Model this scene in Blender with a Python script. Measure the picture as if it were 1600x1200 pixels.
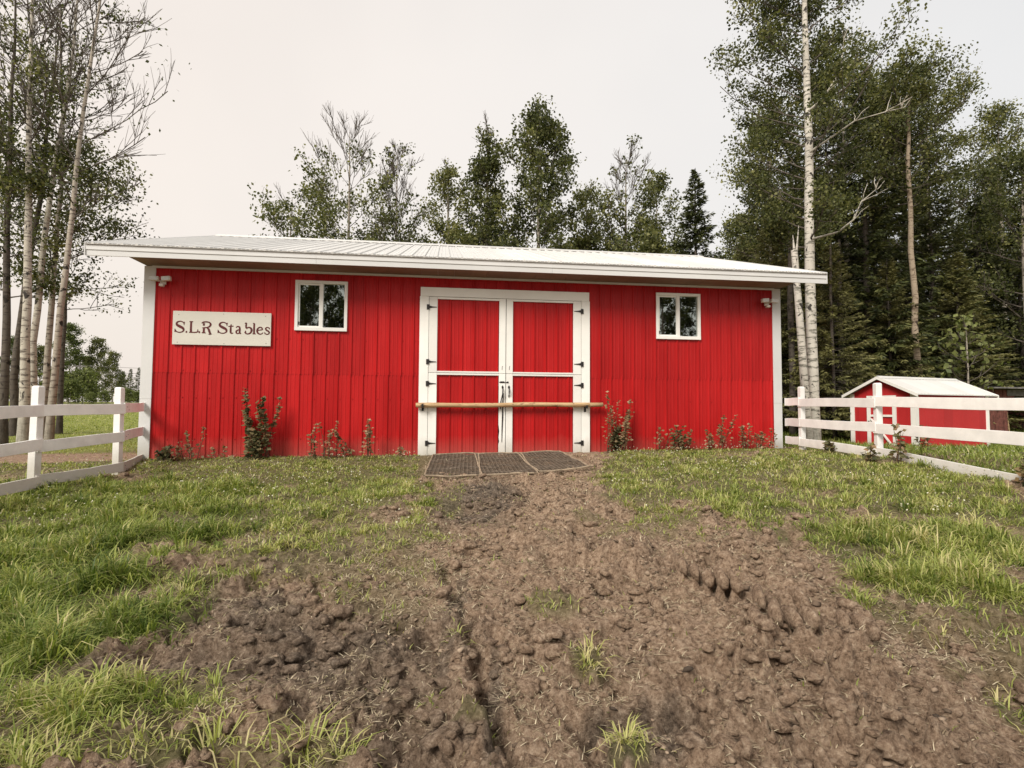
import bpy, bmesh, math, random
import numpy as np
from mathutils import Vector, Matrix
R = math.radians
rng = np.random.default_rng(7)
random.seed(7)
for o in list(bpy.data.objects): bpy.data.objects.remove(o, do_unlink=True)
scene = bpy.context.scene
C = scene.collection

# ------------------------------------------------------------------ camera, world, sun, exposure
CAM_H, FPX, PITCH, ROLL = 0.8246, 850.15, 0.0481, 0.0060
cam = bpy.data.cameras.new('camera'); cam_o = bpy.data.objects.new('camera', cam); C.objects.link(cam_o)
cam.sensor_fit = 'HORIZONTAL'; cam.angle = 2*math.atan(800/FPX); cam.clip_start = 0.05; cam.clip_end = 1500
cam_o.matrix_world = Matrix.Translation((0, 0, CAM_H)) @ Matrix.Rotation(math.pi/2+PITCH, 4, 'X') @ Matrix.Rotation(ROLL, 4, 'Z')
scene.camera = cam_o

SUN_EL, SUN_AZ = 42.0, -36.0            # degrees; azimuth measured from straight behind the viewer, minus = viewer's left
world = bpy.data.worlds.new('World'); scene.world = world; world.use_nodes = True
wn = world.node_tree.nodes; wl = world.node_tree.links; wn.clear()
w_out = wn.new('ShaderNodeOutputWorld'); w_bg = wn.new('ShaderNodeBackground'); w_bg.inputs['Strength'].default_value = 0.1
w_sky = wn.new('ShaderNodeTexSky'); w_sky.sky_type = 'NISHITA'; w_sky.sun_disc = False
w_sky.sun_elevation = R(SUN_EL); w_sky.sun_rotation = R(180+SUN_AZ); w_sky.dust_density = 6; w_sky.air_density = 1.5
w_geo = wn.new('ShaderNodeTexCoord'); w_noise = wn.new('ShaderNodeTexNoise')
w_noise.inputs['Scale'].default_value = 1.6; w_noise.inputs['Detail'].default_value = 4; w_noise.inputs['Roughness'].default_value = 0.45
w_ramp = wn.new('ShaderNodeValToRGB')      # smoke-hazed cloud deck, faintly warm and faintly grey areas
w_ramp.color_ramp.elements[0].position = 0.36; w_ramp.color_ramp.elements[0].color = (0.94, 0.94, 0.945, 1)
w_ramp.color_ramp.elements[1].position = 0.66; w_ramp.color_ramp.elements[1].color = (1.05, 1.045, 1.04, 1)
w_mul = wn.new('ShaderNodeVectorMath'); w_mul.operation = 'SCALE'; w_mul.inputs['Scale'].default_value = 5.9
w_mix = wn.new('ShaderNodeMix'); w_mix.data_type = 'RGBA'; w_mix.inputs['Factor'].default_value = 0.93
wl.new(w_geo.outputs['Generated'], w_noise.inputs['Vector']); wl.new(w_noise.outputs['Fac'], w_ramp.inputs['Fac'])
w_sep = wn.new('ShaderNodeSeparateXYZ'); wl.new(w_geo.outputs['Generated'], w_sep.inputs[0])
w_mr = wn.new('ShaderNodeMapRange'); w_mr.inputs['From Min'].default_value = -0.7; w_mr.inputs['From Max'].default_value = 0.6; wl.new(w_sep.outputs['X'], w_mr.inputs['Value'])
w_tint = wn.new('ShaderNodeMix'); w_tint.data_type = 'RGBA'; w_tint.inputs['A'].default_value = (0.93, 0.838, 0.755, 1); w_tint.inputs['B'].default_value = (0.80, 0.795, 0.79, 1); wl.new(w_mr.outputs['Result'], w_tint.inputs['Factor'])
w_m2 = wn.new('ShaderNodeMix'); w_m2.data_type = 'RGBA'; w_m2.blend_type = 'MULTIPLY'; w_m2.inputs['Factor'].default_value = 1.0
wl.new(w_tint.outputs['Result'], w_m2.inputs['A']); wl.new(w_ramp.outputs['Color'], w_m2.inputs['B']); wl.new(w_m2.outputs['Result'], w_mul.inputs[0])
wl.new(w_sky.outputs['Color'], w_mix.inputs['A']); wl.new(w_mul.outputs['Vector'], w_mix.inputs['B'])
wl.new(w_mix.outputs['Result'], w_bg.inputs['Color']); wl.new(w_bg.outputs['Background'], w_out.inputs['Surface'])

sun = bpy.data.lights.new('sun', 'SUN'); sun.energy = 2.3; sun.angle = R(24); sun.color = (1.0, 0.95, 0.87)
sun_o = bpy.data.objects.new('sun', sun); C.objects.link(sun_o)
sd = Vector((math.sin(R(-SUN_AZ))*math.cos(R(SUN_EL)), math.cos(R(SUN_AZ))*math.cos(R(SUN_EL)), -math.sin(R(SUN_EL))))
sun_o.rotation_euler = sd.to_track_quat('-Z', 'Y').to_euler()
scene.view_settings.view_transform = 'Standard'; scene.view_settings.look = 'None'
scene.view_settings.exposure = 0.86; scene.view_settings.gamma = 1.0; scene.view_settings.use_curve_mapping = False

scene.cycles.max_bounces = 7; scene.cycles.diffuse_bounces = 3; scene.cycles.glossy_bounces = 3; scene.cycles.transmission_bounces = 4; scene.cycles.transparent_max_bounces = 8

# ------------------------------------------------------------------ materials
def newmat(name):
    m = bpy.data.materials.new(name); m.use_nodes = True
    nt = m.node_tree
    return m, nt.nodes, nt.links, nt.nodes['Principled BSDF']
def tex_noise(n, l, vec, scale, detail=4, rough=0.55, dist=0.0):
    t = n.new('ShaderNodeTexNoise'); t.inputs['Scale'].default_value = scale; t.inputs['Detail'].default_value = detail
    t.inputs['Roughness'].default_value = rough; t.inputs['Distortion'].default_value = dist
    if vec is not None: l.new(vec, t.inputs['Vector'])
    return t
def ramp(n, l, fac, stops):
    r = n.new('ShaderNodeValToRGB'); e = r.color_ramp.elements
    while len(e) < len(stops): e.new(0.5)
    for i, (p, c) in enumerate(stops):
        e[i].position = p; e[i].color = (c[0], c[1], c[2], 1) if isinstance(c, (tuple, list)) else (c, c, c, 1)
    l.new(fac, r.inputs['Fac']); return r
def mixc(n, l, fac, a, b, mode='MIX'):
    m = n.new('ShaderNodeMix'); m.data_type = 'RGBA'; m.blend_type = mode
    for s, v in (('Factor', fac), ('A', a), ('B', b)):
        if isinstance(v, (int, float)): m.inputs[s].default_value = v
        elif isinstance(v, tuple): m.inputs[s].default_value = (*v, 1)
        else: l.new(v, m.inputs[s])
    return m.outputs['Result']
def mapping(n, l, scale=(1,1,1), coord='Object'):
    tc = n.new('ShaderNodeTexCoord'); mp = n.new('ShaderNodeMapping'); mp.inputs['Scale'].default_value = scale
    l.new(tc.outputs[coord], mp.inputs['Vector']); return mp.outputs['Vector']
def bump(n, l, height, strength, dist, bsdf):
    b = n.new('ShaderNodeBump'); b.inputs['Strength'].default_value = strength; b.inputs['Distance'].default_value = dist
    l.new(height, b.inputs['Height']); l.new(b.outputs['Normal'], bsdf.inputs['Normal'])

def paint(name, col, rough=0.5, wear=0.12, dirt=(0.25, 0.2, 0.15), dirt_amt=0.25, metal=False, streak=(1,1,1), spec=0.4):
    """painted wood / painted metal with faded areas, grime flecks and slight unevenness"""
    m, n, l, b = newmat(name)
    v = mapping(n, l, streak)
    big = tex_noise(n, l, v, 1.3, 5, 0.6); small = tex_noise(n, l, v, 22, 5, 0.7)
    oi = n.new('ShaderNodeObjectInfo')
    f1 = ramp(n, l, big.outputs['Fac'], [(0.3, 0.0), (0.75, 1.0)])
    dark = tuple(c*(1-wear) for c in col); lite = tuple(min(0.95, c*(1+wear*0.6)+0.006) for c in col)
    c = mixc(n, l, f1.outputs['Color'], dark, lite)
    rv = ramp(n, l, oi.outputs['Random'], [(0.0, 0.88), (1.0, 1.06)])
    c = mixc(n, l, 1.0, c, rv.outputs['Color'], 'MULTIPLY')
    f2 = ramp(n, l, small.outputs['Fac'], [(0.62, 0.0), (0.8, dirt_amt)])
    c = mixc(n, l, f2.outputs['Color'], c, dirt)
    l.new(c, b.inputs['Base Color'])
    rr = ramp(n, l, small.outputs['Fac'], [(0.3, rough-0.08), (0.7, rough+0.12)]); l.new(rr.outputs['Color'], b.inputs['Roughness'])
    b.inputs['Specular IOR Level'].default_value = spec
    bump(n, l, small.outputs['Fac'], 0.25, 0.004 if not metal else 0.002, b)
    return m
def plain(name, col, rough=0.6, spec=0.3, var=0.15, scale=8):
    m, n, l, b = newmat(name)
    t = tex_noise(n, l, mapping(n, l), scale, 5, 0.6)
    r = ramp(n, l, t.outputs['Fac'], [(0.3, tuple(c*(1-var) for c in col)), (0.7, tuple(min(.95, c*(1+var)) for c in col))])
    l.new(r.outputs['Color'], b.inputs['Base Color']); b.inputs['Roughness'].default_value = rough
    b.inputs['Specular IOR Level'].default_value = spec
    bump(n, l, t.outputs['Fac'], 0.2, 0.004, b)
    return m
def bark(name, pale, dark, knot, rough_low=1.6):
    """pale poplar bark: horizontal lenticels, dark knots, rough grey foot"""
    m, n, l, b = newmat(name)
    v = mapping(n, l, (1, 1, 1)); vs = mapping(n, l, (4, 4, 17)); vk = mapping(n, l, (6, 6, 4.2))
    len_ = tex_noise(n, l, vs, 1.0, 5, 0.65); kn = tex_noise(n, l, vk, 1.0, 3, 0.5, 0.4); big = tex_noise(n, l, v, 1.2, 4)
    c = mixc(n, l, ramp(n, l, big.outputs['Fac'], [(0.3, 0.0), (0.7, 1.0)]).outputs['Color'], pale, tuple(x*0.72 for x in pale))
    c = mixc(n, l, ramp(n, l, len_.outputs['Fac'], [(0.53, 0.0), (0.60, 0.92)]).outputs['Color'], c, dark)
    c = mixc(n, l, ramp(n, l, kn.outputs['Fac'], [(0.61, 0.0), (0.66, 1.0)]).outputs['Color'], c, knot)
    geo = n.new('ShaderNodeTexCoord'); sep = n.new('ShaderNodeSeparateXYZ'); l.new(geo.outputs['Object'], sep.inputs[0])
    crk = tex_noise(n, l, mapping(n, l, (14, 14, 5)), 1.0, 6, 0.7)
    low = n.new('ShaderNodeMapRange'); low.inputs['From Min'].default_value = 0.2; low.inputs['From Max'].default_value = rough_low
    low.inputs['To Min'].default_value = 0.85; low.inputs['To Max'].default_value = 0.0; l.new(sep.outputs['Z'], low.inputs['Value'])
    rough_c = mixc(n, l, ramp(n, l, crk.outputs['Fac'], [(0.4, 0.0), (0.6, 1.0)]).outputs['Color'], tuple(x*0.35 for x in pale), tuple(x*0.7 for x in pale))
    c = mixc(n, l, low.outputs['Result'], c, rough_c)
    l.new(c, b.inputs['Base Color']); b.inputs['Roughness'].default_value = 0.85; b.inputs['Specular IOR Level'].default_value = 0.2
    bump(n, l, crk.outputs['Fac'], 0.5, 0.02, b)
    return m
def foliage(name, stops, trans=0.3, rough=0.55):
    """leaves: colour by a per-leaf 'tint' value, part of the light passes through"""
    m, n, l, b = newmat(name)
    a = n.new('ShaderNodeAttribute'); a.attribute_name = 'tint'
    c = ramp(n, l, a.outputs['Fac'], stops).outputs['Color']
    l.new(c, b.inputs['Base Color']); b.inputs['Roughness'].default_value = rough; b.inputs['Specular IOR Level'].default_value = 0.25
    t = n.new('ShaderNodeBsdfTranslucent'); l.new(mixc(n, l, 1.0, c, (1.0, 1.1, 0.6), 'MULTIPLY'), t.inputs['Color'])
    mx = n.new('ShaderNodeMixShader'); mx.inputs['Fac'].default_value = trans
    l.new(b.outputs['BSDF'], mx.inputs[1]); l.new(t.outputs['BSDF'], mx.inputs[2])
    l.new(mx.outputs['Shader'], n['Material Output'].inputs['Surface'])
    return m

M = {}
M['red'] = paint('red_steel', (0.41, 0.0056, 0.0062), 0.42, 0.24, (0.16, 0.03, 0.03), 0.25, True, (2.5, 2.5, 0.35), 0.22)
def dust_foot(m, height, col):
    n, l = m.node_tree.nodes, m.node_tree.links; b = n['Principled BSDF']; src = b.inputs['Base Color'].links[0].from_socket
    tc = n.new('ShaderNodeTexCoord'); sp = n.new('ShaderNodeSeparateXYZ'); l.new(tc.outputs['Object'], sp.inputs[0])
    nz = tex_noise(n, l, mapping(n, l, (3, 3, 1.2)), 2.0, 6, 0.7); ad = n.new('ShaderNodeMath'); ad.operation = 'MULTIPLY_ADD'; l.new(nz.outputs['Fac'], ad.inputs[0]); ad.inputs[1].default_value = -0.9*height
    l.new(sp.outputs['Z'], ad.inputs[2]); mr = n.new('ShaderNodeMapRange'); mr.inputs['From Min'].default_value = -0.55*height; mr.inputs['From Max'].default_value = 0.55*height
    mr.inputs['To Min'].default_value = 0.55; mr.inputs['To Max'].default_value = 0.0; l.new(ad.outputs[0], mr.inputs['Value'])
    l.new(mixc(n, l, mr.outputs['Result'], src, col), b.inputs['Base Color'])
dust_foot(M['red'], 0.34, (0.36, 0.10, 0.08))
M['red_wood'] = paint('red_paint', (0.44, 0.016, 0.018), 0.6, 0.12, (0.25, 0.05, 0.04), 0.3)
M['white'] = paint('white_paint', (0.80, 0.79, 0.745), 0.55, 0.08, (0.36, 0.31, 0.24), 0.35, False, (1.2, 1.2, 1.2))
M['fence'] = paint('fence_paint', (0.86, 0.84, 0.81), 0.65, 0.12, (0.34, 0.30, 0.24), 0.6, False, (0.6, 3.5, 3.5))
M['trim'] = paint('trim_steel', (0.62, 0.62, 0.61), 0.45, 0.06, (0.34, 0.3, 0.25), 0.2, True, (0.7, 1, 1))
M['roof'] = paint('white_roof_steel', (0.64, 0.63, 0.605), 0.38, 0.06, (0.45, 0.4, 0.34), 0.2, True, (1, 1, 1), 0.5)
M['soffit'] = paint('soffit_boards', (0.24, 0.165, 0.12), 0.7, 0.25, (0.12, 0.07, 0.05), 0.4, False, (0.6, 3, 1))  # brown carries the eave shade and warm bounce over a paler soffit
M['vinyl'] = paint('window_vinyl', (0.78, 0.77, 0.73), 0.4, 0.05, (0.35, 0.3, 0.25), 0.15)
M['light'] = plain('lamp_housing', (0.62, 0.58, 0.52), 0.5, 0.4, 0.08)
M['lens'] = plain('lamp_lens', (0.5, 0.5, 0.48), 0.15, 0.6, 0.1)
M['black'] = plain('black_iron', (0.016, 0.014, 0.013), 0.5, 0.4, 0.3, 30)
M['sign'] = paint('sign_board', (0.56, 0.54, 0.475), 0.6, 0.07, (0.36, 0.3, 0.24), 0.3, False, (0.5, 1, 3))
M['letter'] = plain('maroon_letter_paint', (0.085, 0.012, 0.012), 0.5, 0.3, 0.25)
M['pole'] = None
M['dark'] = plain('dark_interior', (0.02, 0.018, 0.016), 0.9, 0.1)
M['sillwood'] = plain('weathered_sill', (0.17, 0.14, 0.11), 0.85, 0.2, 0.4, 14)
M['oldwood'] = plain('weathered_red_boards', (0.13, 0.05, 0.04), 0.85, 0.2, 0.5, 9)
M['greywood'] = plain('weathered_grey_boards', (0.15, 0.14, 0.135), 0.85, 0.2, 0.4, 9)
M['rim'] = plain('dried_mud_rim', (0.30, 0.235, 0.165), 0.9, 0.2, 0.4, 14)
M['rubber'] = plain('mud_caked_rubber', (0.13, 0.10, 0.075), 0.85, 0.2, 0.45, 14)
M['stem'] = plain('stem_bark', (0.10, 0.065, 0.04), 0.8, 0.2, 0.3)
M['concrete'] = plain('rough_stone', (0.33, 0.31, 0.28), 0.9, 0.2, 0.3)
M['bark_white'] = bark('birch_bark_white', (0.63, 0.59, 0.515), (0.14, 0.135, 0.11), (0.045, 0.04, 0.035), 0.8)
M['bark_pale'] = bark('poplar_bark_pale', (0.56, 0.52, 0.44), (0.12, 0.10, 0.085), (0.045, 0.04, 0.035), 1.4)
M['bark_mid'] = bark('poplar_bark_grey', (0.42, 0.375, 0.31), (0.11, 0.085, 0.07), (0.04, 0.035, 0.03), 1.8)
M['bark_tan'] = bark('aspen_bark_tan', (0.40, 0.32, 0.235), (0.14, 0.10, 0.07), (0.06, 0.045, 0.035), 1.0)
M['bark_dark'] = bark('dark_bark', (0.13, 0.11, 0.09), (0.05, 0.04, 0.035), (0.03, 0.025, 0.02), 2.0)
M['leaf'] = foliage('poplar_leaves', [(0.0, (0.024, 0.030, 0.011)), (0.5, (0.088, 0.100, 0.034)), (1.0, (0.24, 0.235, 0.090))], 0.35)
M['leaf_lite'] = foliage('light_leaves', [(0.0, (0.04, 0.055, 0.016)), (0.5, (0.105, 0.13, 0.04)), (1.0, (0.23, 0.25, 0.09))], 0.35)
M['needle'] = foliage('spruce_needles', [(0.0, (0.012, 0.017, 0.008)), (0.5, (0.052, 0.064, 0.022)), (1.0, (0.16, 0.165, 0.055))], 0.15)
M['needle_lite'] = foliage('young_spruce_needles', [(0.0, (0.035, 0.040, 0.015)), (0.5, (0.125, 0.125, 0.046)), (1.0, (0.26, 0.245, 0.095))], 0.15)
M['sap_leaf'] = foliage('sapling_leaves', [(0.0, (0.045, 0.05, 0.022)), (0.45, (0.15, 0.14, 0.065)), (0.75, (0.28, 0.17, 0.09)), (1.0, (0.42, 0.30, 0.19))], 0.3)
M['grass'] = foliage('grass_blades', [(0.0, (0.06, 0.10, 0.018)), (0.35, (0.185, 0.235, 0.050)), (0.7, (0.40, 0.43, 0.125)), (1.0, (0.60, 0.52, 0.27))], 0.38, 0.5)
M['straw'] = foliage('dead_grass', [(0.0, (0.10, 0.075, 0.045)), (0.5, (0.31, 0.245, 0.155)), (1.0, (0.60, 0.52, 0.37))], 0.15, 0.7)
M['clod'] = foliage('dried_clods', [(0.0, (0.05, 0.036, 0.026)), (0.45, (0.16, 0.112, 0.076)), (0.8, (0.33, 0.25, 0.18)), (1.0, (0.52, 0.43, 0.33))], 0.0, 0.9)
M['flower'] = foliage('clover_heads', [(0.0, (0.5, 0.48, 0.36)), (1.0, (0.75, 0.72, 0.58))], 0.2, 0.8)

for _k in ('white', 'trim', 'fence'): dust_foot(M[_k], 0.32, (0.27, 0.235, 0.16))
def pole_mat():
    m, n, l, b = newmat('peeled_pole')
    v = mapping(n, l, (1.2, 14, 14)); t = tex_noise(n, l, v, 2.0, 6, 0.65); k = tex_noise(n, l, mapping(n, l, (7, 16, 16)), 1.0, 3)
    c = ramp(n, l, t.outputs['Fac'], [(0.3, (0.30, 0.18, 0.085)), (0.6, (0.52, 0.36, 0.19))]).outputs['Color']
    c = mixc(n, l, ramp(n, l, k.outputs['Fac'], [(0.6, 0.0), (0.68, 0.85)]).outputs['Color'], c, (0.12, 0.065, 0.035))
    l.new(c, b.inputs['Base Color']); b.inputs['Roughness'].default_value = 0.6; bump(n, l, t.outputs['Fac'], 0.4, 0.004, b); return m
M['pole'] = pole_mat()
def glass_mat():
    m, n, l, b = newmat('window_glass')
    tr = n.new('ShaderNodeBsdfTransparent'); tr.inputs['Color'].default_value = (0.75, 0.8, 0.77, 1)
    gl = n.new('ShaderNodeBsdfGlossy'); gl.inputs['Roughness'].default_value = 0.015; gl.inputs['Color'].default_value = (0.95, 1, 0.97, 1)
    fr = n.new('ShaderNodeFresnel'); fr.inputs['IOR'].default_value = 1.5
    ad = n.new('ShaderNodeMath'); ad.operation = 'ADD'; ad.inputs[1].default_value = 0.2; l.new(fr.outputs['Fac'], ad.inputs[0])
    mx = n.new('ShaderNodeMixShader'); l.new(ad.outputs[0], mx.inputs['Fac']); l.new(tr.outputs[0], mx.inputs[1]); l.new(gl.outputs[0], mx.inputs[2])
    l.new(mx.outputs[0], n['Material Output'].inputs['Surface']); return m
M['glass'] = glass_mat()
def soil_mat():
    m, n, l, b = newmat('trampled_soil')
    v = mapping(n, l, (1, 1, 1))
    ag = n.new('ShaderNodeAttribute'); ag.attribute_name = 'turf'; ad = n.new('ShaderNodeAttribute'); ad.attribute_name = 'peat'
    af = n.new('ShaderNodeAttribute'); af.attribute_name = 'meadow'
    n1 = tex_noise(n, l, v, 2.2, 6, 0.65); n2 = tex_noise(n, l, v, 30, 8, 0.78); n3 = tex_noise(n, l, v, 120, 4, 0.75)
    lite = ramp(n, l, n2.outputs['Fac'], [(0.36, (0.095, 0.058, 0.037)), (0.48, (0.265, 0.180, 0.120)), (0.57, (0.375, 0.270, 0.187)), (0.70, (0.62, 0.485, 0.36))]).outputs['Color']
    dark = ramp(n, l, n2.outputs['Fac'], [(0.36, (0.026, 0.020, 0.015)), (0.48, (0.092, 0.071, 0.053)), (0.56, (0.15, 0.118, 0.09)), (0.68, (0.36, 0.295, 0.225))]).outputs['Color']
    pm = n.new('ShaderNodeMath'); pm.operation = 'ADD'
    l.new(ad.outputs['Fac'], pm.inputs[0]); nn = n.new('ShaderNodeMapRange'); nn.inputs['From Min'].default_value = 0.35; nn.inputs['From Max'].default_value = 0.65
    nn.inputs['To Min'].default_value = -0.35; nn.inputs['To Max'].default_value = 0.18; l.new(n1.outputs['Fac'], nn.inputs['Value']); l.new(nn.outputs[0], pm.inputs[1])
    pm.use_clamp = True
    soil = mixc(n, l, pm.outputs[0], lite, dark)
    soil = mixc(n, l, ramp(n, l, n3.outputs['Fac'], [(0.62, 0.0), (0.74, 0.5)]).outputs['Color'], soil, (0.50, 0.40, 0.27))
    soil = mixc(n, l, ramp(n, l, n3.outputs['Fac'], [(0.28, 0.5), (0.4, 0.0)]).outputs['Color'], soil, (0.03, 0.022, 0.016))
    cr = tex_noise(n, l, v, 16, 7, 0.68, 0.2)
    soil = mixc(n, l, ramp(n, l, cr.outputs['Fac'], [(0.56, 0.0), (0.66, 0.45)]).outputs['Color'], soil, (0.48, 0.365, 0.265))
    soil = mixc(n, l, ramp(n, l, cr.outputs['Fac'], [(0.34, 0.45), (0.43, 0.0)]).outputs['Color'], soil, (0.05, 0.035, 0.025))
    turf = ramp(n, l, n2.outputs['Fac'], [(0.3, (0.045, 0.045, 0.016)), (0.55, (0.105, 0.105, 0.038)), (0.75, (0.20, 0.175, 0.08))]).outputs['Color']
    c = mixc(n, l, ag.outputs['Fac'], soil, turf)
    stretch = tex_noise(n, l, mapping(n, l, (0.25, 1.6, 1)), 1.0, 6, 0.7); fine = tex_noise(n, l, v, 9, 5, 0.7)
    md = mixc(n, l, fine.outputs['Fac'], ramp(n, l, stretch.outputs['Fac'], [(0.35, (0.12, 0.145, 0.026)), (0.65, (0.25, 0.265, 0.055))]).outputs['Color'], (0.20, 0.21, 0.06))
    c = mixc(n, l, af.outputs['Fac'], c, md)
    l.new(c, b.inputs['Base Color']); b.inputs['Roughness'].default_value = 0.9; b.inputs['Specular IOR Level'].default_value = 0.2
    bump(n, l, n2.outputs['Fac'], 1.0, 0.035, b)
    return m
M['soil'] = soil_mat()

# ------------------------------------------------------------------ mesh helpers
class MB:
    def __init__(s): s.v = []; s.f = []
    def add(s, vs, fs):
        o = len(s.v); s.v += [tuple(p) for p in vs]; s.f += [tuple(i+o for i in f) for f in fs]; return s
    def box(s, x0, x1, y0, y1, z0, z1):
        return s.add([(x0,y0,z0),(x1,y0,z0),(x1,y1,z0),(x0,y1,z0),(x0,y0,z1),(x1,y0,z1),(x1,y1,z1),(x0,y1,z1)],
                     [(0,3,2,1),(4,5,6,7),(0,1,5,4),(1,2,6,5),(2,3,7,6),(3,0,4,7)])
    def beam(s, a, b, w, h, up=(0,0,1)):
        a, b = Vector(a), Vector(b); d = (b-a).normalized(); sx = d.cross(Vector(up)).normalized(); uz = sx.cross(d)
        vs = []
        for p in (a, b):
            for i, j in ((-1,-1),(1,-1),(1,1),(-1,1)): vs.append(p+sx*(i*w/2)+uz*(j*h/2))
        return s.add(vs, [(0,1,2,3),(7,6,5,4),(0,4,5,1),(1,5,6,2),(2,6,7,3),(3,7,4,0)])
    def tube(s, pts, rad, k=6, cap=True):
        pts = [Vector(p) for p in pts]; n = len(pts); rings = []
        for i, p in enumerate(pts):
            d = (pts[min(i+1, n-1)]-pts[max(i-1, 0)]).normalized()
            a = Vector((1,0,0)) if abs(d.x) < 0.9 else Vector((0,1,0))
            u = d.cross(a).normalized(); w = d.cross(u)
            r = rad[i] if hasattr(rad, '__len__') else rad
            rings.append([p+(u*math.cos(t)+w*math.sin(t))*r for t in [2*math.pi*j/k for j in range(k)]])
        vs = [q for r in rings for q in r]; fs = []
        for i in range(n-1):
            for j in range(k): fs.append((i*k+j, i*k+(j+1)%k, (i+1)*k+(j+1)%k, (i+1)*k+j))
        if cap: fs += [tuple(range(k-1, -1, -1)), tuple((n-1)*k+j for j in range(k))]
        return s.add(vs, fs)
    def prism(s, poly, y0, y1):
        """polygon in x,z extruded along y"""
        n = len(poly)
        return s.add([(p[0], y0, p[1]) for p in poly]+[(p[0], y1, p[1]) for p in poly],
                     [tuple(range(n)), tuple(range(2*n-1, n-1, -1))]+[(i, i+n, (i+1)%n+n, (i+1)%n) for i in range(n)])
    def mesh(s, name):
        me = bpy.data.meshes.new(name); me.from_pydata(s.v, [], s.f); me.update(); return me
    def build(s, name, mat, parent=None, bevel=0.0, smooth=False):
        o = bpy.data.objects.new(name, s.mesh(name)); C.objects.link(o)
        if mat: o.data.materials.append(mat)
        if parent: o.parent = parent
        if bevel:
            md = o.modifiers.new('bevel', 'BEVEL'); md.width = bevel; md.segments = 2; md.limit_method = 'ANGLE'
        if smooth:
            o.data.polygons.foreach_set('use_smooth', [True]*len(o.data.polygons))
        return o
def np_mesh(name, V, F, mat, tint=None, smooth=False):
    """V (n,3), F (m,k) arrays -> mesh with an optional per-face tint"""
    me = bpy.data.meshes.new(name); m, k = F.shape
    me.vertices.add(len(V)); me.vertices.foreach_set('co', np.ascontiguousarray(V, np.float32).ravel())
    me.loops.add(m*k); me.loops.foreach_set('vertex_index', np.ascontiguousarray(F, np.int32).ravel())
    me.polygons.add(m); me.polygons.foreach_set('loop_start', np.arange(0, m*k, k, dtype=np.int32))
    me.polygons.foreach_set('loop_total', np.full(m, k, np.int32))
    if smooth: me.polygons.foreach_set('use_smooth', np.ones(m, bool))
    me.update(calc_edges=True)
    if tint is not None:
        a = me.attributes.new('tint', 'FLOAT', 'FACE'); a.data.foreach_set('value', np.ascontiguousarray(tint, np.float32))
    me.materials.append(mat); return me
def tag(o, label, cat, group=None):
    o['label'] = label; o['category'] = cat
    if group: o['group'] = group
    return o
def thing(name, label, cat, loc=(0,0,0), rz=0.0, group=None):
    o = bpy.data.objects.new(name, None); C.objects.link(o); o.location = loc; o.rotation_euler = (0, 0, rz)
    o.empty_display_size = 0.3
    return tag(o, label, cat, group)
def link(name, mesh, parent=None, kind=None):
    o = bpy.data.objects.new(name, mesh); C.objects.link(o)
    if parent: o.parent = parent
    if kind: o['kind'] = kind
    return o

# ------------------------------------------------------------------ noise
_perm = np.random.default_rng(3).permutation(4096)
def _h(ix, iy, k=0): return _perm[(_perm[(ix+k*131) & 4095]+iy) & 4095]
def perlin(x, y, k=0):
    ix = np.floor(x).astype(np.int64); iy = np.floor(y).astype(np.int64); fx = x-ix; fy = y-iy
    ux = fx*fx*fx*(fx*(fx*6-15)+10); uy = fy*fy*fy*(fy*(fy*6-15)+10)
    def g(a, b):
        t = _h(ix+a, iy+b, k)*(2*np.pi/4096); return np.cos(t)*(fx-a)+np.sin(t)*(fy-b)
    return (g(0,0)*(1-ux)+g(1,0)*ux)*(1-uy)+(g(0,1)*(1-ux)+g(1,1)*ux)*uy
def fbm(x, y, sc, octv=4, k=0, gain=0.5):
    s = 0; a = 1
    for i in range(octv): s = s+a*perlin(x/sc, y/sc, k+i); a *= gain; sc /= 2.03
    return s
def worley(x, y, sc, k=0):
    x = x/sc; y = y/sc; ix = np.floor(x).astype(np.int64); iy = np.floor(y).astype(np.int64); d1 = np.full(x.shape, 9.0); d2 = np.full(x.shape, 9.0)
    for a in (-1,0,1):
        for b in (-1,0,1):
            h1 = _h(ix+a, iy+b, k)/4096.0; h2 = _h(ix+a, iy+b, k+7)/4096.0
            d = np.hypot(ix+a+h1-x, iy+b+h2-y); d2 = np.minimum(d2, np.maximum(d1, d)); d1 = np.minimum(d1, d)
    return d1, d2
def sstep(a, b, x): t = np.clip((x-a)/(b-a), 0, 1); return t*t*(3-2*t)

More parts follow.
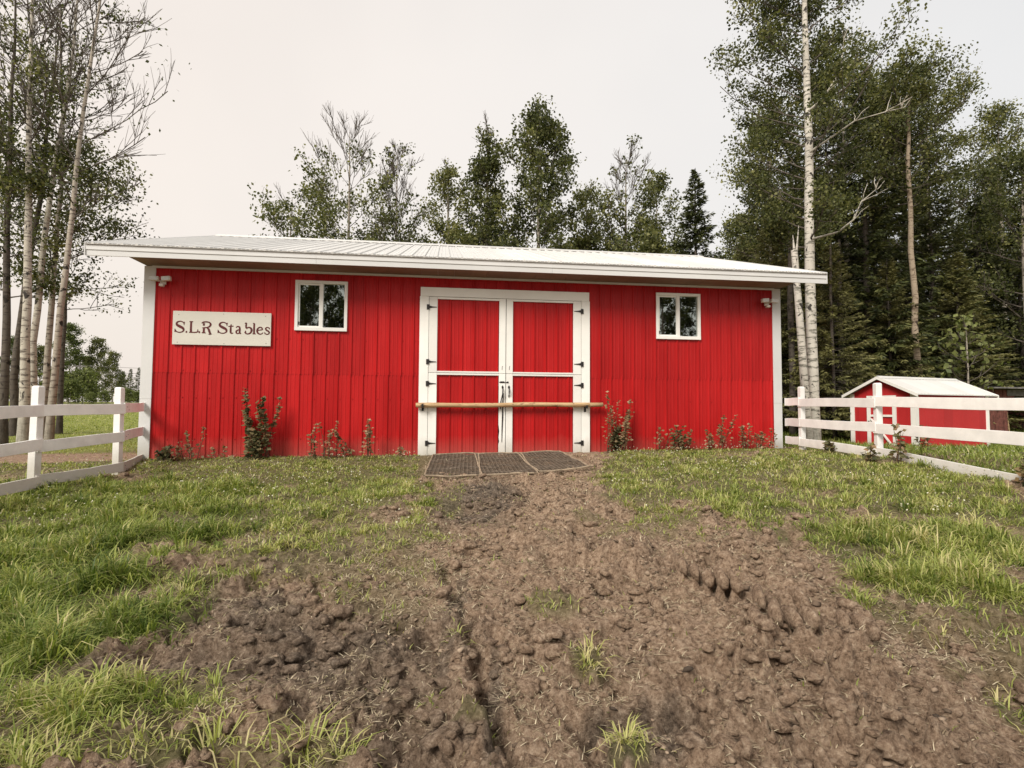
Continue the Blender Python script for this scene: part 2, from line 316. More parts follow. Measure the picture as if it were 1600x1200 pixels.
# ------------------------------------------------------------------ terrain shape
def G(x, y):
    """smooth lie of the land: it climbs from the viewer to the barn pad"""
    x = np.asarray(x, float); y = np.asarray(y, float)
    z = np.interp(y, [-300, -40, 0, 3, 7, 8.6, 10.3, 14, 25, 60, 110, 300], [-3, -1.6, -.75, -.48, -.12, 0, .03, .0, .15, .9, 1.6, 3])
    tilt = np.interp(y, [8, 10, 14], [.03, .014, .012])
    z = z+tilt*np.clip(x, -8, 8)
    z = z-.17*np.exp(-((x+.15)/1.7)**2/2-((y-8.5)/1.15)**2/2)
    z = z-.26*np.exp(-((x-11.5)/3.2)**2/2-((y-15)/3.)**2/2)
    z = z+.5*np.clip((-x-14)/40, 0, 1)*np.clip((y-10)/30, 0, 1)
    return z
def at(px, py, it=40):
    """ground point seen at a place in the 1600x1200 photograph, used while laying the yard out"""
    a, b = px-800, py-600; c, s = math.cos(-ROLL), math.sin(-ROLL); a, b = c*a-s*b, s*a+c*b
    d = Vector((a/FPX, 1, -b/FPX)); cp, sp = math.cos(PITCH), math.sin(PITCH); d = Vector((d.x, cp*d.y-sp*d.z, sp*d.y+cp*d.z))
    lo, hi = 1.0, 80.0
    for _ in range(it):
        m = (lo+hi)/2
        if CAM_H+d.z*m > float(G(d.x*m, d.y*m)): lo = m
        else: hi = m
    return d.x*lo, d.y*lo
def wx(px, depth): return (px-800)/FPX*depth
def wz(px, py, depth): return CAM_H+(600+FPX*math.tan(PITCH)+ROLL*(px-800)-py)/FPX*depth

# grass patches: (x, y in photo), half sizes in photo, density, blade length, yellowness
PATCH = [(60,800,270,55,1,.24,.35),(40,880,200,60,1,.28,.3),(300,785,130,45,.95,.20,.35),(160,850,130,45,.9,.26,.35),(335,820,80,34,1,.22,.2),
 (520,775,140,42,.95,.15,.45),(430,738,240,24,1,.10,.45),(610,748,52,50,.8,.11,.45),(480,830,120,28,.6,.15,.5),(560,848,70,20,.55,.13,.6),(590,930,80,32,.4,.13,.5),
 (380,905,90,18,.4,.14,.65),(20,960,130,60,1,.36,.2),(110,975,100,48,1,.32,.3),(165,985,65,42,1,.30,.2),(60,1030,90,50,.9,.3,.3),(120,1100,180,42,.9,.24,.45),
 (60,1170,150,50,.8,.22,.5),(240,1100,90,42,.8,.2,.55),(255,1172,110,38,1,.24,.7),(510,1178,60,40,.7,.22,.75),(400,1185,60,25,.5,.16,.7),(285,955,40,30,.6,.28,.3),
 (1080,735,160,28,1,.13,.5),(1000,757,75,32,.95,.14,.5),(1150,780,110,32,1,.15,.45),(1050,800,75,15,.6,.13,.5),(1300,738,170,26,1,.14,.55),(1420,778,180,42,1,.18,.5),
 (1525,850,130,58,1,.24,.45),(1400,868,90,42,1,.24,.45),(1330,858,55,38,.9,.2,.45),(1560,930,80,58,.9,.24,.5),(1455,930,80,46,.95,.24,.5),(1370,950,38,40,.6,.18,.5),
 (1130,832,70,13,.35,.12,.5),(1210,830,26,10,.7,.13,.2),(1592,1000,60,60,.6,.2,.55),(1540,1050,60,26,.4,.16,.6),(1592,1110,26,26,.7,.16,.5),(1500,985,60,22,.4,.16,.6),
 (860,935,38,16,.7,.12,.6),(920,1030,34,24,.85,.14,.75),(985,1155,34,26,.85,.15,.8),(740,1126,36,12,.7,.1,.75),(915,802,26,8,.5,.1,.5),(420,862,130,22,.6,.13,.6),(330,902,100,20,.6,.16,.5),(620,832,90,24,.7,.12,.6),(640,880,60,22,.5,.11,.65),(530,890,90,14,.45,.11,.65),(250,940,60,22,.7,.22,.4),(1000,822,60,12,.45,.1,.55),(1290,805,50,18,.7,.14,.5),(700,775,25,30,.4,.1,.5),(450,1120,40,14,.4,.12,.7),(1480,742,170,20,1,.15,.5),(1560,790,80,36,1,.18,.45),(1330,716,110,10,.9,.13,.5),(725,845,30,8,.4,.1,.5),(650,800,30,26,.4,.12,.5)]
PW = []
for (px, py, rx, ry, d, hgt, yel) in PATCH:
    cx, cy = at(px, py); x1, _ = at(px+rx, py); _, ya = at(px, py-ry); _, yb = at(px, min(py+ry, 1260))
    PW.append((cx, (ya+yb)/2, abs(x1-cx), abs(ya-yb)/2, d, hgt, yel))
BX, BY, YAW = -6.5769, 9.6959, 0.1274               # barn: front left corner and heading
def barn_uv(x, y):
    c, s = math.cos(YAW), math.sin(YAW); dx, dy = np.asarray(x)-BX, np.asarray(y)-BY
    return dx*c+dy*s, -dx*s+dy*c
def turf_field(x, y):
    """density of turf, blade length and yellowness at a place"""
    x = np.asarray(x, float); y = np.asarray(y, float)
    nz = fbm(x, y, .55, 4, 20)
    den = np.zeros_like(x); hgt = np.full_like(x, .10); yel = np.full_like(x, .5)
    for (cx, cy, rx, ry, d, h_, ye) in PW:
        r = np.hypot((x-cx)/rx, (y-cy)/ry)
        v = d*sstep(1.2, .75, r+nz*.55); up = v > den
        den = np.where(up, v, den); hgt = np.where(up, h_, hgt); yel = np.where(up, ye, yel)
    u, b = barn_uv(x, y)
    strip = sstep(-1.35, -.8, b+nz*.5)*sstep(1.75, 2.15, np.abs(u-6.5)+nz*.2)*(b < -.02)
    den = np.maximum(den, strip*.9)
    out = np.maximum(sstep(6.0, 6.7, x+nz*.4), sstep(-6.3, -7.2, x+nz*.4))*.8
    pad = np.exp(-((x+8.0)/2.2)**2-((y-9.6)/1.6)**2)       # bare trodden paddock by the left fence
    den = np.maximum(den, np.where(y > 2.5, out, 0)*(1-sstep(.25, .6, pad)))
    den = np.where((u > 0) & (u < 12.2) & (b > 0) & (b < 9.4), 0, den)
    return den, hgt, yel
mats_px = [(-1.36, -.52), (-.49, .36), (.39, 1.24)]
RUT_A, RUT_B = np.array(at(690, 878)), np.array(at(806, 1230))
hoof = np.random.default_rng(11); HO = []
for i in range(240):
    p = at(hoof.uniform(260, 1600), hoof.uniform(840, 1200)); HO.append((p[0], p[1], hoof.uniform(.04, .075), hoof.uniform(0, 6.28), hoof.uniform(.02, .05)))
LUG = [(1180,975),(1212,990),(1238,990),(1264,990),(1290,995),(1318,1003),(1186,952),(1206,948),(1226,945),(1246,950),(1106,915),(1126,918),(1148,925),(1350,1012),(1066,900),(1085,906)]
LUG = [at(*p) for p in LUG]
TREAD = [(*at(1000, 868), *at(1150, 940), .15, .11, .05), (*at(1150, 972), *at(1360, 1006), .15, .125, .10), (*at(1160, 938), *at(1275, 950), .11, .11, .08), (*at(1020, 880), *at(1160, 915), .12, .12, .07), (*at(1290, 1078), *at(1620, 1190), .14, .11, .045), (*at(800, 1010), *at(905, 1240), .12, .10, .022), (*at(420, 905), *at(250, 1005), .13, .11, .035)]
PITS = []
for (px, py, rx, ry, dp) in [(470,888,115,11,.13),(415,965,75,20,.15),(560,990,60,12,.10),(330,1012,80,16,.11),(1010,1092,125,15,.15),(1090,1120,60,14,.11),(1440,1095,60,12,.11),(870,965,50,10,.09),(640,965,45,12,.10),(690,1090,40,16,.09),(1190,845,45,7,.08),(730,790,70,14,.07),(1290,770,30,5,.06),(905,870,60,8,.07),(1240,1030,50,10,.08),(200,1055,70,14,.10),(620,1180,70,16,.09)]:
    cx, cy = at(px, py); x1, _ = at(px+rx, py); _, ya = at(px, py-ry); _, yb = at(px, min(py+ry, 1290)); PITS.append((cx, (ya+yb)/2, abs(x1-cx), max(.05, abs(ya-yb)/2), dp))
def detail(x, y, den):
    """clods, hoof holes, tyre rut: real relief of the trampled ground"""
    near = sstep(13.5, 9.0, y)*sstep(-3, 1, y)*sstep(14, 9, np.abs(x))
    mud = 1-.72*den
    wpx = x+.12*fbm(x, y, .35, 2, 40); wpy = y+.12*fbm(x, y, .35, 2, 44)
    chunky = .22+.95*sstep(-.22, .28, fbm(x, y, .95, 3, 80))
    bw = lambda sx, sy, k: (np.abs(perlin(wpx/sx, wpy/sy, k))*1.8)**.6
    bil = bw(.42, .34, 61)*.105+bw(.17, .15, 62)*.070+bw(.075, .07, 63)*.038+np.abs(perlin(wpx/.034, wpy/.032, 64))*.034-.05
    d1, d2 = worley(wpx, wpy, .21, 1)
    plate = np.minimum(d2-d1, .16)*.30*sstep(.0, .3, fbm(x, y, .7, 2, 84))
    z = fbm(x, y, 1.3, 3, 60)*.10+(bil+plate)*chunky+fbm(x, y, .05, 2, 66)*.012-.075
    hole = sstep(.16, .36, fbm(x, y, .42, 3, 90)); z = z-.085*hole
    calm = np.ones_like(x)
    ab = RUT_B-RUT_A; L = np.hypot(*ab); ab = ab/L; nx, ny = ab[1]*-1, ab[0]
    t = (x-RUT_A[0])*ab[0]+(y-RUT_A[1])*ab[1]; s = (x-RUT_A[0])*nx+(y-RUT_A[1])*ny+.03*fbm(x, y, .5, 2, 95)
    on = sstep(-.2, .3, t)*sstep(L+1.2, L+.3, t)
    calm = 1-.6*on*np.exp(-((s-.22)/.14)**2)
    z = z*calm*mud
    z = z+on*(-.12*np.exp(-((s-.02)/.04)**2)+.06*np.exp(-((s+.08)/.06)**2)-.05*np.exp(-((s-.22)/.17)**2))
    for (cx_, cy_, rx_, ry_, dp_) in PITS:
        z = z-1.35*dp_*sstep(1.15, .5, np.hypot((x-cx_)/rx_, (y-cy_)/ry_)+.5*fbm(x, y, .2, 3, 99))
    for (hx, hy, hr, ha, hd) in HO:
        k = (np.abs(x-hx) < .3) & (np.abs(y-hy) < .3)
        if not k.any(): continue
        dx, dy = x[k]-hx, y[k]-hy; ca, sa = math.cos(ha), math.sin(ha); q = np.hypot((dx*ca+dy*sa)/1.2, -dx*sa+dy*ca)
        z[k] += -hd*sstep(hr, hr*.55, q)+hd*.55*np.exp(-((q-hr*1.35)/(.3*hr))**2)
    for (ax, ay, bx_, by_, wd_, per_, amp_) in TREAD:
        L2 = math.hypot(bx_-ax, by_-ay); ex, ey = (bx_-ax)/L2, (by_-ay)/L2; t = (x-ax)*ex+(y-ay)*ey; q = (x-ax)*-ey+(y-ay)*ex+.02*fbm(x, y, .4, 2, 97)
        win = sstep(wd_, wd_*.8, np.abs(q))*sstep(-.05, .08, t)*sstep(L2+.05, L2-.08, t)*sstep(-.6, -.2, fbm(x, y, .35, 2, 98))
        bars = sstep(-.6, -.1, np.sin(6.283*(t/per_+np.abs(q)*3.2/wd_*.25)))*sstep(.0, .018, np.abs(q))
        z = z*(1-.8*win)+win*(bars*amp_-.06)
    for (lx, ly) in LUG:
        k = (np.abs(x-lx) < .25) & (np.abs(y-ly) < .25)
        if not k.any(): continue
        dx, dy = x[k]-lx, y[k]-ly; z[k] += .05*sstep(1.0, .4, np.maximum(np.abs(dx*.94-dy*.34)/.034, np.abs(dx*.34+dy*.94)/.10))
    u, b = barn_uv(x, y)
    z = np.where(b > -1.9, z*np.where(np.abs(u-6.4) < 1.4, .35, .6), z)
    z = np.where(b > -.05, np.minimum(z, 0)*.3, z)
    far = fbm(x, y, 6, 4, 120)*.10+fbm(x, y, .8, 3, 124)*.03
    return z*near+far*(1-near)*sstep(10, 14, np.hypot(x, y-2))
def gz(x, y, den=None):
    x = np.asarray(x, float); y = np.asarray(y, float)
    if den is None: den = turf_field(x, y)[0]
    return G(x, y)+detail(x, y, den)
def g1(x, y): return float(gz(np.array([x]), np.array([y]))[0])

# ------------------------------------------------------------------ ground, one sheet to the horizon
ys = np.concatenate([-np.geomspace(300, 2, 16), np.linspace(-1, 1.6, 14), np.geomspace(1.7, 10.6, 450), np.geomspace(10.75, 16, 60), np.geomspace(16.5, 600, 60)])
fine = np.linspace(-1, 1, 561); outer = 1+np.geomspace(.004, 60, 42)
ss = np.concatenate([-outer[::-1], fine, outer])
YY = np.repeat(ys[:, None], len(ss), 1); WW = .93*np.maximum(YY, 1.6)+.7; XX = ss[None, :]*np.minimum(WW, 40)
den, hg, ye = turf_field(XX.ravel(), YY.ravel()); den = den.reshape(XX.shape)
u_, b_ = barn_uv(XX, YY)
ZZ = G(XX, YY)+detail(XX.ravel(), YY.ravel(), den.ravel()).reshape(XX.shape)
ZZ = np.where((u_ > .1) & (u_ < 12.1) & (b_ > .12) & (b_ < 9.3), -.12, ZZ)
nr, nc = XX.shape; idx = np.arange(nr*nc).reshape(nr, nc)
FQ = np.stack([idx[:-1,:-1], idx[:-1,1:], idx[1:,1:], idx[1:,:-1]], -1).reshape(-1, 4)
gm = np_mesh('ground', np.stack([XX, YY, ZZ], -1).reshape(-1, 3), FQ, M['soil'], smooth=True)
peat = np.zeros_like(XX)
for (px, py, rx, ry, a) in [(450,1010,260,75,.8),(360,960,150,40,.7),(300,1030,120,40,.8),(740,785,90,40,.9),(560,1080,200,60,.6),(660,1000,120,60,.5),(640,1150,150,60,.55),(1010,1150,90,45,.75),(470,888,120,14,.9),(415,965,80,24,.95),(1010,1095,135,22,.9),(700,1000,22,130,.8),(770,1120,22,120,.8),(450,860,140,26,.5),(1240,1100,120,20,.3),(130,1060,90,25,.6)]:
    cx, cy = at(px, py); x1, _ = at(px+rx, py); _, ya = at(px, py-ry); _, yb = at(px, min(py+ry, 1290))
    peat = np.maximum(peat, a*sstep(1.2, .5, np.hypot((XX-cx)/abs(x1-cx), (YY-(ya+yb)/2)/(abs(ya-yb)/2))))
for (px, py, rx, ry) in [(1240,985,130,40),(1390,1120,180,40),(1080,900,70,25),(860,1120,70,70),(1270,930,140,30)]:
    cx, cy = at(px, py); x1, _ = at(px+rx, py); _, ya = at(px, py-ry); _, yb = at(px, min(py+ry, 1290)); peat = peat-.5*sstep(1.2, .5, np.hypot((XX-cx)/abs(x1-cx), (YY-(ya+yb)/2)/(abs(ya-yb)/2)))
pad = np.exp(-((XX+8.0)/2.2)**2-((YY-9.6)/1.6)**2)
mead = np.maximum(sstep(11.5, 13.5, YY), np.maximum(sstep(-7.4, -9.5, XX)*sstep(6, 9, YY), 0))*(1-sstep(.25, .55, pad))
for nm, arr in (('turf', den*.8), ('peat', peat), ('meadow', mead)):
    a = gm.attributes.new(nm, 'FLOAT', 'POINT'); a.data.foreach_set('value', np.ascontiguousarray(arr.ravel(), np.float32))
link('ground', gm, kind='structure')
def gz(x, y, den=None):
    """height of the finished ground sheet"""
    x = np.asarray(x, float); y = np.asarray(y, float); i = np.clip(np.searchsorted(ys, y)-1, 0, nr-2); fy = (y-ys[i])/(ys[i+1]-ys[i])
    def row(ii):
        q = x/np.minimum(.93*np.maximum(ys[ii], 1.6)+.7, 40); j = np.clip(np.searchsorted(ss, q)-1, 0, nc-2); fx = (q-ss[j])/(ss[j+1]-ss[j]); return ZZ[ii, j]*(1-fx)+ZZ[ii, j+1]*fx
    return row(i)*(1-fy)+row(i+1)*fy

# ------------------------------------------------------------------ barn
barn = thing('stable_barn', 'long red metal-sided stable with white low-pitched steel roof and white double doors', 'barn', (BX, BY, 0), YAW)
LEN, WID, HW = 12.2, 9.4, 3.357
DL, DR, HD, HM = 4.861, 8.157, 3.162, 1.5276
W1 = (2.568, 3.510, 2.273, 3.214); W2 = (9.544, 10.486, 2.273, 3.214)
RIB = .2286; RIB0 = .3782
def rib_profile(a, b, off, extra=()):
    """(u, height) break points of ribbed steel between a and b"""
    pts = []
    n0 = int(math.floor((a-off)/RIB))-1; n1 = int(math.ceil((b-off)/RIB))+1
    for n in range(n0, n1+1):
        c = off+n*RIB
        pts += [(c-.026, 0), (c-.011, .019), (c+.011, .019), (c+.026, 0)]
        for q in (.0762, .1524): pts += [(c+q-.012, 0), (c+q-.004, .0045), (c+q+.004, .0045), (c+q+.012, 0)]
    us = np.array([p[0] for p in pts]); hs = np.array([p[1] for p in pts])
    cut = sorted(set([a, b]+[e for e in extra if a < e < b]+[u for u in us if a < u < b]))
    return [(u, float(np.interp(u, us, hs))) for u in cut]
def ribbed_sheet(mb, a, b, z0, z1, off, opens=(), y=0.0, ztop=None):
    """upright ribbed steel, ribs towards -y, leaving the openings free"""
    prof = rib_profile(a, b, off, [e for o in opens for e in o[:2]])
    for (ua, ha), (ub, hb) in zip(prof[:-1], prof[1:]):
        um = (ua+ub)/2; spans = [(z0, z1)]
        for (oa, ob, oz0, oz1) in opens:
            if oa < um < ob:
                ns = []
                for (p, q) in spans:
                    if oz1 <= p or oz0 >= q: ns.append((p, q)); continue
                    if oz0 > p: ns.append((p, oz0))
                    if oz1 < q: ns.append((oz1, q))
                spans = ns
        for (p, q) in spans:
            ta, tb = (q, q) if ztop is None else (min(q, ztop(ua)), min(q, ztop(ub)))
            if ta <= p+.001 and tb <= p+.001: continue
            mb.add([(ua, y-ha, p), (ub, y-hb, p), (ub, y-hb, tb), (ua, y-ha, ta)], [(0,1,2,3)])
    return mb
opens = [(DL+.12, DR-.12, -1, HD-.1), (W1[0]+.02, W1[1]-.02, W1[2]+.02, W1[3]-.02), (W2[0]+.02, W2[1]-.02, W2[2]+.02, W2[3]-.02)]
HS = 1.465
edges = [0.0]+[RIB0-RIB+.9144*k for k in range(1, 14)]+[LEN]
edges = [e for e in edges if e <= LEN]
for row, (za, zb, yy, sh) in enumerate(((-.14, HS+.05, 0.0, 0.0), (HS, HW+.02, -.004, .004))):
    for i in range(len(edges)-1):
        mb = MB(); ribbed_sheet(mb, edges[i], edges[i+1]+(.012 if i < len(edges)-2 else 0), za, zb, RIB0+sh*3, opens, yy-.0012*(i % 2))
        if mb.v: mb.build('siding_panel', M['red'], barn)
for side in range(2):                                             # gable ends
    for k in range(11):
        a, b = k*WID/11, (k+1)*WID/11
        mb = MB(); ribbed_sheet(mb, a, b+.01, -.14, 5.4, .1, (), -.001*(k % 2), lambda u: HW+.0+(min(u, WID-u))*.342+.12)
        for i, p in enumerate(mb.v):
            mb.v[i] = (0.0+p[1]-.002, WID-p[0], p[2]) if side == 0 else (LEN-p[1]+.002, p[0], p[2])
        mb.build('siding_panel', M['red'], barn)
for k in range(13):
    a, b = k*LEN/13, (k+1)*LEN/13
    mb = MB(); ribbed_sheet(mb, a, b+.01, -.14, HW, .1)
    mb.v = [(LEN-p[0], WID-p[1], p[2]) for p in mb.v]; mb.build('siding_panel', M['red'], barn)
# screw heads on the siding
mb = MB()
for zz in (.28, 1.02, 1.52, 2.12, 2.86):
    for n in range(0, 52):
        u = RIB0+n*RIB-RIB+.05
        if u < .2 or u > LEN-.2 or any(o[0] < u < o[1] and o[2] < zz < o[3] for o in opens) or (DL-.05 < u < DR+.05 and zz < HD+.1) or random.random() < .15: continue
        if any(w[0]-.05 < u < w[1]+.05 and w[2]-.05 < zz < w[3]+.05 for w in (W1, W2)): continue
        z = zz+random.uniform(-.008, .008); mb.box(u-.008, u+.008, -.013, .0, z-.008, z+.008)
mb.build('screw_head', M['red'], barn)['kind'] = 'stuff'
# corner trims
for u0_, u1_, sx in ((-.035, .155, 1), (LEN-.14, LEN+.04, -1)):
    mb = MB(); mb.box(u0_, u1_, -.035, -.0225, -.16, 1.02); mb.build('corner_trim', M['trim'], barn, .003)
    mb = MB(); mb.box(u0_-.002, u1_+.002, -.038, -.0235, .99, HW+.02); mb.build('corner_trim', M['trim'], barn, .003)
    mb = MB()
    if sx > 0: mb.box(-.037, -.024, -.033, .13, -.16, HW+.02)
    else: mb.box(LEN+.026, LEN+.042, -.033, .13, -.16, HW+.02)
    mb.build('corner_trim', M['trim'], barn)
# soffit, fascia
UL, UR, OV = -.67, 12.85, .60
EZ, SL = 3.575, .342
nb = 40
for k in range(nb):
    a, b = (LEN+.05)*k/nb-.02, (LEN+.05)*(k+1)/nb-.02
    mb = MB(); mb.box(a+.002, b-.002, -OV+.012, -.002, HW+.028, HW+.043+.002*(k % 2)); mb.build('soffit_board', M['soffit'], barn)
mb = MB(); mb.box(.1, LEN-.1, -.05, -.0225, HW-.012, HW+.026); mb.build('soffit_moulding', M['trim'], barn)
for a, b in ((UL+.002, 3.06), (3.06, 7.3), (7.3, UR-.002)):
    mb = MB(); mb.box(a, b-.002, -OV-.012, -OV+.010, HW+.02, HW+.115); mb.build('fascia', M['trim'], barn, .003)
    mb = MB(); mb.box(a-.001, b-.001, -OV-.024, -OV+.006, HW+.117, EZ-.004); mb.build('eave_trim', M['trim'], barn, .003)
for u in (-.02, LEN+.02):                                         # boxed eave ends
    mb = MB(); mb.add([(u, -OV+.01, HW+.03), (u, -.0, HW+.03), (u, .0, EZ+.18), (u, -OV+.01, EZ-.01)], [(0,1,2,3)])
    mb.add([(u+.012, -OV+.01, HW+.03), (u+.012, -.0, HW+.03), (u+.012, .0, EZ+.18), (u+.012, -OV+.01, EZ-.01)], [(3,2,1,0)]); mb.build('eave_return', M['trim'], barn)
# roof: ribbed panels side by side on two slopes
RB = 4.70; RIDGE_Z = EZ+SL*(RB+OV+.03)
def roof_panel(a, b, back, lap):
    mb = MB(); prof = rib_profile(a, b, UL+.12)
    y0, y1 = -OV-.05, RB
    for (ua, ha), (ub, hb) in zip(prof[:-1], prof[1:]):
        q = []
        for (u, h_) in ((ua, ha), (ub, hb)):
            for yv in (y0, y1):
                z = EZ+SL*(yv-y0)+h_*1.15+lap
                q.append((u, yv if not back else 2*RB-yv, z))
        a0, a1, b0, b1 = q
        mb.add([a0, b0, b1, a1], [(0,1,2,3)])
        if not back: mb.add([a0, b0, (b0[0], b0[1]+.004, EZ-.012), (a0[0], a0[1]+.004, EZ-.012)], [(3,2,1,0)])
    return mb
npan = 15
for back in (False, True):
    for k in range(npan):
        a, b = UL+(UR-UL)*k/npan, UL+(UR-UL)*(k+1)/npan
        roof_panel(a, b+(.01 if k < npan-1 else 0), back, .0015*(k % 2)).build('roof_panel', M['roof'], barn)
mb = MB()                                                        # dark foam strips close the ribs at the eave
mb.box(UL+.01, UR-.01, -OV-.035, -OV-.026, EZ-.012, EZ+.012); mb.build('closure_strip', M['black'], barn)
for k in range(5):
    a, b = UL+(UR-UL)*k/5, UL+(UR-UL)*(k+1)/5
    mb = MB(); zz = RIDGE_Z+.034+.002*(k % 2)
    for s in (-1, 1):
        mb.add([(a, RB, zz+.028), (b+.02, RB, zz+.028), (b+.02, RB+s*.21, zz-SL*.21+.01), (a, RB+s*.21, zz-SL*.21+.01)], [(0,1,2,3)])
        mb.add([(a, RB+s*.21, zz-SL*.21+.01), (b+.02, RB+s*.21, zz-SL*.21+.01), (b+.02, RB+s*.212, zz-SL*.21-.012), (a, RB+s*.212, zz-SL*.21-.012)], [(0,1,2,3)])
    mb.build('ridge_cap', M['roof'], barn)
for u in (UL-.012, UR-.006):                                      # rake trims
    for back in (0, 1):
        mb = MB(); ya = -OV-.03 if not back else 2*RB+OV+.03
        mb.add([(u, ya, EZ-.20), (u, RB, RIDGE_Z-.17), (u, RB, RIDGE_Z+.03), (u, ya, EZ+.028), (u+.018, ya, EZ-.20), (u+.018, RB, RIDGE_Z-.17), (u+.018, RB, RIDGE_Z+.03), (u+.018, ya, EZ+.028)],
               [(0,1,2,3),(7,6,5,4),(0,4,5,1),(3,2,6,7),(0,3,7,4),(1,5,6,2)])
        mb.build('rake_trim', M['trim'], barn)
for sgn, (ua, ub) in enumerate(((UL, 0), (LEN, UR))):             # gable overhang underside
    for back in (0, 1):
        ya = -OV+.02 if not back else 2*RB+OV-.02
        mb = MB(); mb.add([(ua, ya, EZ-.05), (ub, ya, EZ-.05), (ub, RB, RIDGE_Z-.06), (ua, RB, RIDGE_Z-.06)], [(0,1,2,3)]); mb.build('gable_soffit', M['trim'], barn)
# inner dark lining so the panes look into an unlit room
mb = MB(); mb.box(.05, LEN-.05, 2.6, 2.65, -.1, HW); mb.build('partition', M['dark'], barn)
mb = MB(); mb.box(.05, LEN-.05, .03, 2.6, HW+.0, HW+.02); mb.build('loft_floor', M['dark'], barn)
# windows
def window(W, name):
    a, b, z0, z1 = W; o = bpy.data.objects.new('window', None); C.objects.link(o); o.parent = barn
    fw = .055; fr = MB()
    fr.box(a, b, -.045, .03, z1-fw, z1); fr.box(a, b, -.05, .03, z0, z0+fw+.01)
    fr.box(a, a+fw, -.044, .03, z0+fw+.01, z1-fw); fr.box(b-fw, b, -.044, .03, z0+fw+.01, z1-fw); fr.build('window_frame', M['vinyl'], o, .004)
    mid = (a+b)/2; mb = MB(); mb.box(mid-.03, mid+.03, -.036, .02, z0+fw+.011, z1-fw-.001); mb.build('meeting_stile', M['vinyl'], o, .003)
    s = MB(); ia, ib, iz0, iz1 = a+fw+.002, mid-.031, z0+fw+.012, z1-fw-.002; w = .026
    s.box(ia, ib, -.02, .01, iz1-w, iz1); s.box(ia, ib, -.02, .01, iz0, iz0+w); s.box(ia, ia+w, -.019, .01, iz0+w, iz1-w); s.box(ib-.012, ib, -.019, .01, iz0+w, iz1-w); s.build('sash', M['vinyl'], o)
    p = MB(); p.box(ia+.01, ib-.005, -.006, -.002, iz0+.01, iz1-.01); p.build('pane', M['glass'], o)
    p = MB(); p.box(mid+.028, b-fw+.003, .004, .008, iz0-.01, iz1+.01); p.build('pane', M['glass'], o)
    mb = MB(); mb.box(ia+.005, ia+.02, -.028, -.02, iz0+.04, iz0+.10); mb.build('sash_latch', M['black'], o)
    # wavy near-black sheet behind the sliding sash
    cv = []; nn = 14
    for i in range(nn+1):
        uu = ia+.02+(ib-ia-.02)*i/nn; cv += [(uu, .12+.018*math.sin(i*1.9), iz0), (uu, .12+.018*math.sin(i*1.9+.5), iz1)]
    mb = MB(); mb.add(cv, [(2*i, 2*i+2, 2*i+3, 2*i+1) for i in range(nn)]); mb.build('dark_sheet', M['dark'], o)
window(W1, 'left'); window(W2, 'right')
# door frame
JW = .165
mb = MB(); mb.box(DL, DR, -.052, -.02, HD-.175, HD); mb.build('door_header', M['white'], barn, .004)
for a, b in ((DL-.012, DL+JW-.006), (DR-JW+.006, DR+.012)):
    mb = MB(); mb.box(a, b, -.050, -.0215, -.16, HD-.177); mb.build('door_jamb', M['white'], barn, .004)
mb = MB(); mb.box(DL+.05, DR-.05, -.10, .06, -.13, -.035); mb.build('door_sill', M['sillwood'], barn, .01)
mb = MB(); mb.box(DL+.1, DR-.1, .02, .05, -.05, HD-.1); mb.build('door_backing', M['dark'], barn)
CU = (DL+DR)/2-.006
def tee_hinge(parent, u, z, dirn):
    mb = MB(); y = -.064
    mb.prism([(u-dirn*.045, z-.048), (u, z-.048), (u, z+.048), (u-dirn*.045, z+.048)] if dirn > 0 else [(u, z-.048), (u+.045, z-.048), (u+.045, z+.048), (u, z+.048)], y, y+.014)
    mb.prism([(u, z-.026), (u+dirn*.06, z-.012), (u+dirn*.145, z-.004), (u+dirn*.145, z+.004), (u+dirn*.06, z+.012), (u, z+.026)], y+.002, y+.012)
    mb.tube([(u, y-.002, z-.05), (u, y-.002, z+.05)], .009, 6); mb.build('hinge', M['black'], parent)
LZ0, LZ1 = -.03, HD-.182
